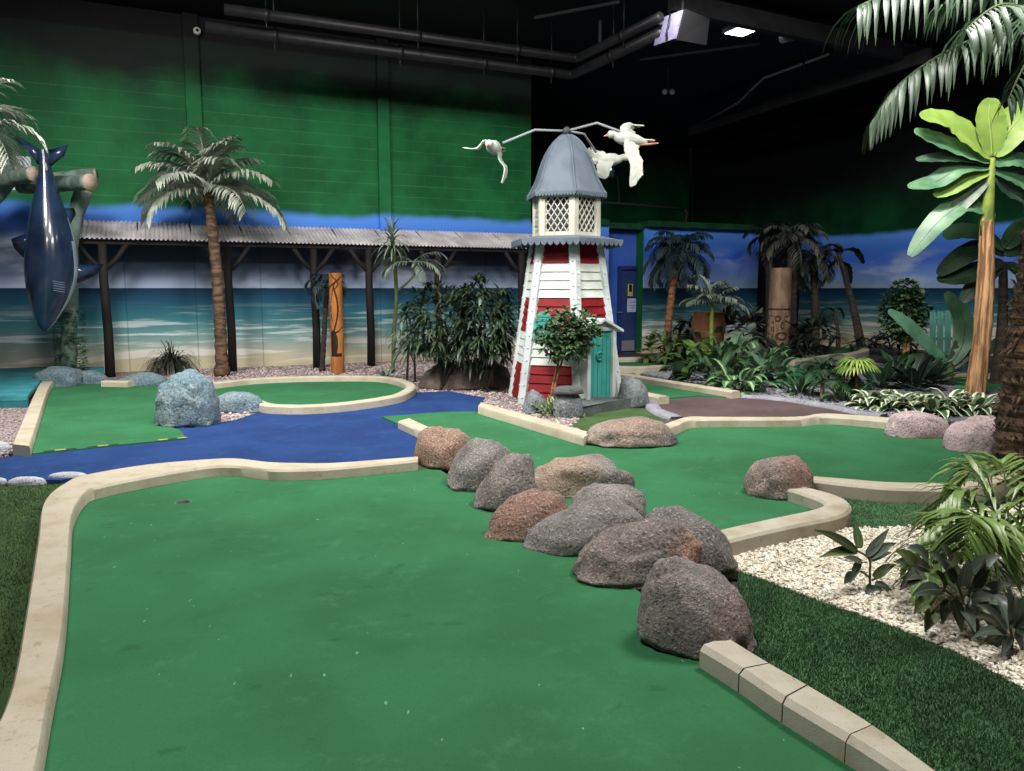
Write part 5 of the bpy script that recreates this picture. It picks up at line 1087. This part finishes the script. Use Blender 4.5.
# ------------------------------------------------------------------ under the ceiling
def pipe(label, pts, r, hangs, name='ceiling_pipe', m='duct', zc=6.65):
    root = thing(name, label, 'pipe', pts[0]); b = MB(); n = len(pts)
    q = [V(p)-V(pts[0]) for p in pts]; path = [q[0]]
    for k in range(1, n-1):
        d0, d1 = (q[k-1]-q[k]).normalized(), (q[k+1]-q[k]).normalized()
        for f in range(5): t = f/4; path.append(q[k]+d0*r*1.4*(1-t)**2+d1*r*1.4*t*t)
    path.append(q[-1]); b.tube(path, r, 14); b.build('pipe_run', M[m], root, True)
    for k, f in hangs:
        p = q[k].lerp(q[k+1], f); d = (q[k+1]-q[k]).normalized(); h = MB(); h.tube([p-d*.04, p+d*.04], r*1.12, 14); h.tube([p+V((0, 0, r)), p+V((0, 0, zc-pts[0].z-.0))], .012, 6); h.tube([p-V((0, 0, r)), p-V((0, 0, r+.12))], .012, 6); h.build('pipe_hanger', M['duct'], root, True)
    return root
def Zp(u, v, z): return G(u, v, z)
z1_ = 5.72
la = Zp(572.5, 75, z1_); pipe('long black pipe below the ceiling, the lower one, bending towards the loudspeaker', [Zp(205, 27, z1_), la, Zp(662, 32, z1_)], .095, ((0, .16), (0, .48), (0, .72), (0, .93), (1, .5)))
z2_ = 5.9
lb_ = Zp(577.5, 58.6, z2_); pipe('long black pipe below the ceiling, the upper one, bending towards the loudspeaker', [Zp(224, 9, z2_), lb_, Zp(660, 17, z2_)], .085, ((0, .1), (0, .5), (0, .8), (1, .6)))
pipe('bent thin grey conduit dropping down the dark far wall', [Zp(829, 54, 6.2), Zp(764, 78, 6.2), Zp(738, 103, 6.2), Zp(700, 124, 6.2)], .03, ((0, .35), (1, .5)), 'conduit', 'grey_metal')
bm_ = mat('beam_dark', (40, 40, 42), (30, 30, 32), 3)
b = MB(); b.beam(Zp(671, 2, 6.3), Zp(900, 52, 6.3), .16, .3); b.beam(Zp(700, 2, 6.5), Zp(960, 60, 6.5), .3, .05); tag(b.build('ceiling_beam', bm_, None, False, True), 'dark steel ceiling beam passing the square ceiling lamp', 'beam')
b = MB(); b.beam(Zp(690, 132, 6.1), Zp(786, 100, 6.1), .12, .25); b.beam(Zp(786, 100, 6.1), Zp(930, 55, 6.1), .12, .25); tag(b.build('ceiling_beam', bm_, None, False, True), 'dark beam along the side of the room above the painted sea wall', 'beam')
for k, (a, c, lb) in enumerate((((535, 18), (620, 2), 'faint dark truss bar above the pipes, near the loudspeaker'), ((600, 20), (600, 52), 'short dark drop bar beside the bend of the pipes'), ((640, 60), (760, 44), 'faint dark tie bar below the loudspeaker'))):
    b = MB(); b.beam(Zp(*a, 6.4), Zp(*c, 6.4) if k != 1 else Zp(*a, 6.4)-V((0, 0, .5)), .05, .05); tag(b.build('truss_bar', bm_, None, False, True), lb, 'bar')
# loudspeaker
sp = Zp(682, 32, 5.75); ls = thing('loudspeaker', 'black ceiling loudspeaker with a pale lilac front grille', 'speaker', sp, math.radians(34))
b = MB(); sec = [(-.3, -.17), (.0, -.24), (.42, -.17), (.42, .2), (.0, .22), (-.3, .2)]
b.extrude([V((-.36, -.27, -.25)), V((-.24, -.3, .23)), V((.36, -.26, .2)), V((.3, -.26, -.22))], V((0, .52, 0))); b.build('cabinet', mat('speaker_black', (22, 22, 24), None, rough=.85, spec=.05), ls)
b = MB(); b.extrude([V((-.375, -.25, -.23)), V((-.265, -.28, .21)), V((-.275, .2, .21)), V((-.385, .22, -.23))], V((-.03, 0, .0))); b.build('front_grille', mat('lilac_grille', (92, 90, 116), (82, 80, 104), 9, .7), ls)
b = MB(); b.tube([V((-.43, -.1, -.2)), V((-.4, -.06, -.05)), V((-.39, -.1, .05)), V((-.34, -.06, .2))], .016, 6); b.build('cable', M['black'], ls, True)
b = MB(); b.tube([V((0, 0, .2)), V((0, 0, 6.65-sp.z))], .025, 8); b.box((0, 0, .22), (.3, .08, .03)); b.build('mount', M['black'], ls)
# square lamp, spotlight, twin lamp, emergency light, conduit
lp_ = Zp(741, 31.5, 6.45); sq_ = thing('ceiling_lamp', 'square glowing white lamp in the dark ceiling', 'lamp', lp_, TH)
b = MB(); b.box((0, 0, .04), (.5, .5, .08)); b.tube([V((0, 0, .08)), V((0, 0, .2))], .03, 8); b.build('housing', M['grey_metal'], sq_)
b = MB(); b.box((0, 0, -.005), (.42, .42, .012)); b.build('diffuser', emit('lamp_glow', (240, 244, 255), 9), sq_)
q = Zp(788, 40, 6.2); st_ = thing('spotlight', 'small white spotlight hanging beside the ceiling beam', 'spotlight', q, .6)
b = MB(); b.tube([(-.16, 0, .0), (-.02, 0, .03), (.14, 0, .05)], [.085, .07, .05], 12); b.build('lamp_head', mat('dull_white', (120, 120, 126), None, rough=.5), st_, True); b = MB(); b.tube([(.05, 0, .08), (.05, 0, .45)], .012, 6); b.box((.05, 0, .1), (.06, .14, .04)); b.build('bracket', M['black'], st_)
q = Zp(668, 92, 6.1); tw = thing('twin_lamp', 'pair of small round emergency lamps hanging in the dark', 'lamp', q)
for x in (-.085, .085): b = MB(); b.tube([(x, 0, 0), (x, -.09, -.02)], [.055, .065], 14); b.sphere((x, -.085, -.02), .058, 12, 8, 0, (1, .4, 1)); b.build('lamp_head', mat('lamp_dull', (104, 108, 106), None, rough=.3), tw, True)
b = MB(); b.tube([(0, .02, 0), (0, .02, .56)], .012, 6); b.box((0, .03, .03), (.26, .05, .05)); b.build('bracket', M['black'], tw)
Yf = 28.1
q = P(609, 173, Yf-.2); em = thing('emergency_light', 'small grey emergency light with a cyan spark on the far dark wall', 'emergency light', q, TH)
b = MB(); b.box((0, 0, -.02), (.36, .12, .26)); b.build('case', mat('emergency_grey', (128, 134, 150), None, rough=.4), em); b = MB(); b.sphere((0, -.08, .12), .05, 10, 6); b.build('lamp', emit('cyan_spark', (150, 240, 235), 2.5), em, True)
b = MB()
for x in (-.1, .1): b.tube([(x, -.02, .13), (x, -.08, .2)], [.04, .06], 10)
b.build('lamp_head', M['duct'], em, True)
def fw(u, v):
    r = ray(u, v); t = ((RO+WN*.05)-V((0, 0, EYE))).dot(WN)/r.dot(WN); return V((0, 0, EYE))+r*t
b = MB(); b.tube([fw(600, 202), fw(640, 205), fw(684, 209)], .05, 8); b.tube([fw(617, 176), fw(619, 192), fw(619, 204)], .03, 6); b.tube([fw(684, 209), fw(687, 213), fw(685, 228)], .04, 6); tag(b.build('conduit', mat('dull_conduit', (96, 100, 96), None), None, True, True), 'pale conduit running along the far dark wall below the emergency light', 'conduit')
b = MB(); b.tube([fw(690, 232), fw(691, 160), fw(690, 126), fw(694, 122)], .06, 8); tag(b.build('conduit', M['duct'], None, True, True), 'dark vertical conduit in the far corner of the room', 'conduit')
# ------------------------------------------------------------------ light
w = bpy.data.worlds.new('ambient_fill'); C.world = w; w.use_nodes = True; w.node_tree.nodes['Background'].inputs[0].default_value = (.85, .92, 1, 1); w.node_tree.nodes['Background'].inputs[1].default_value = .10  # added soft ambient fill, enters by the open sides
def area(loc, target, size, power, col=(1, .97, .93), spread=math.pi):
    l = bpy.data.lights.new('ceiling_flood', 'AREA'); l.shape = 'SQUARE'; l.size = size; l.energy = power; l.color = col; l.spread = spread
    o = bpy.data.objects.new('ceiling_flood', l); COL.objects.link(o); o.location = loc; o.rotation_euler = (V(target)-V(loc)).to_track_quat('-Z', 'Y').to_euler(); return o
def spot(loc, target, power, ang, blend=.5, col=(1, .96, .9), rad=.12):
    l = bpy.data.lights.new('unseen_spot', 'SPOT'); l.energy = power; l.spot_size = math.radians(ang); l.spot_blend = blend; l.color = col; l.shadow_soft_size = rad
    o = bpy.data.objects.new('unseen_spot', l); COL.objects.link(o); o.location = loc; o.rotation_euler = (V(target)-V(loc)).to_track_quat('-Z', 'Y').to_euler(); return o
area((-1.8, 2.2, 6.4), (-1.5, 3.2, 0), 1.6, 420)
area((3.2, 5.0, 6.4), (2.6, 6.5, 0), 1.6, 560)
area((-5.2, 7.6, 6.4), (-4.6, 11.8, 0), 1.6, 600, (1, .97, .93), 2.4)
area((-1.8, 7.4, 6.4), (-.6, 12.2, 0), 1.4, 480, (1, .97, .93), 2.4)
area((4.5, 9.5, 6.4), (4.2, 12.5, 0), 1.2, 260, (1, .97, .93), 2.4)
spot((5.4, 9.6, 6.3), tuple(P(985, 150, 11.7)), 900, 40, .6)
spot((2.2, 8.6, 6.4), (3.4, 12.4, .3), 330, 46, .8)  # added unseen lamp to brighten the dark leafy bed
spot((2.5, 12.2, 6.5), (4.5, 19.0, 1.6), 800, 50, .8)
spot((6.5, 12.2, 6.5), (10.4, 21.0, 1.4), 1150, 50, .8)
C.view_settings.view_transform = 'Standard'; C.view_settings.look = 'None'; C.view_settings.gamma = 1; C.view_settings.use_curve_mapping = False; C.view_settings.exposure = -0.15
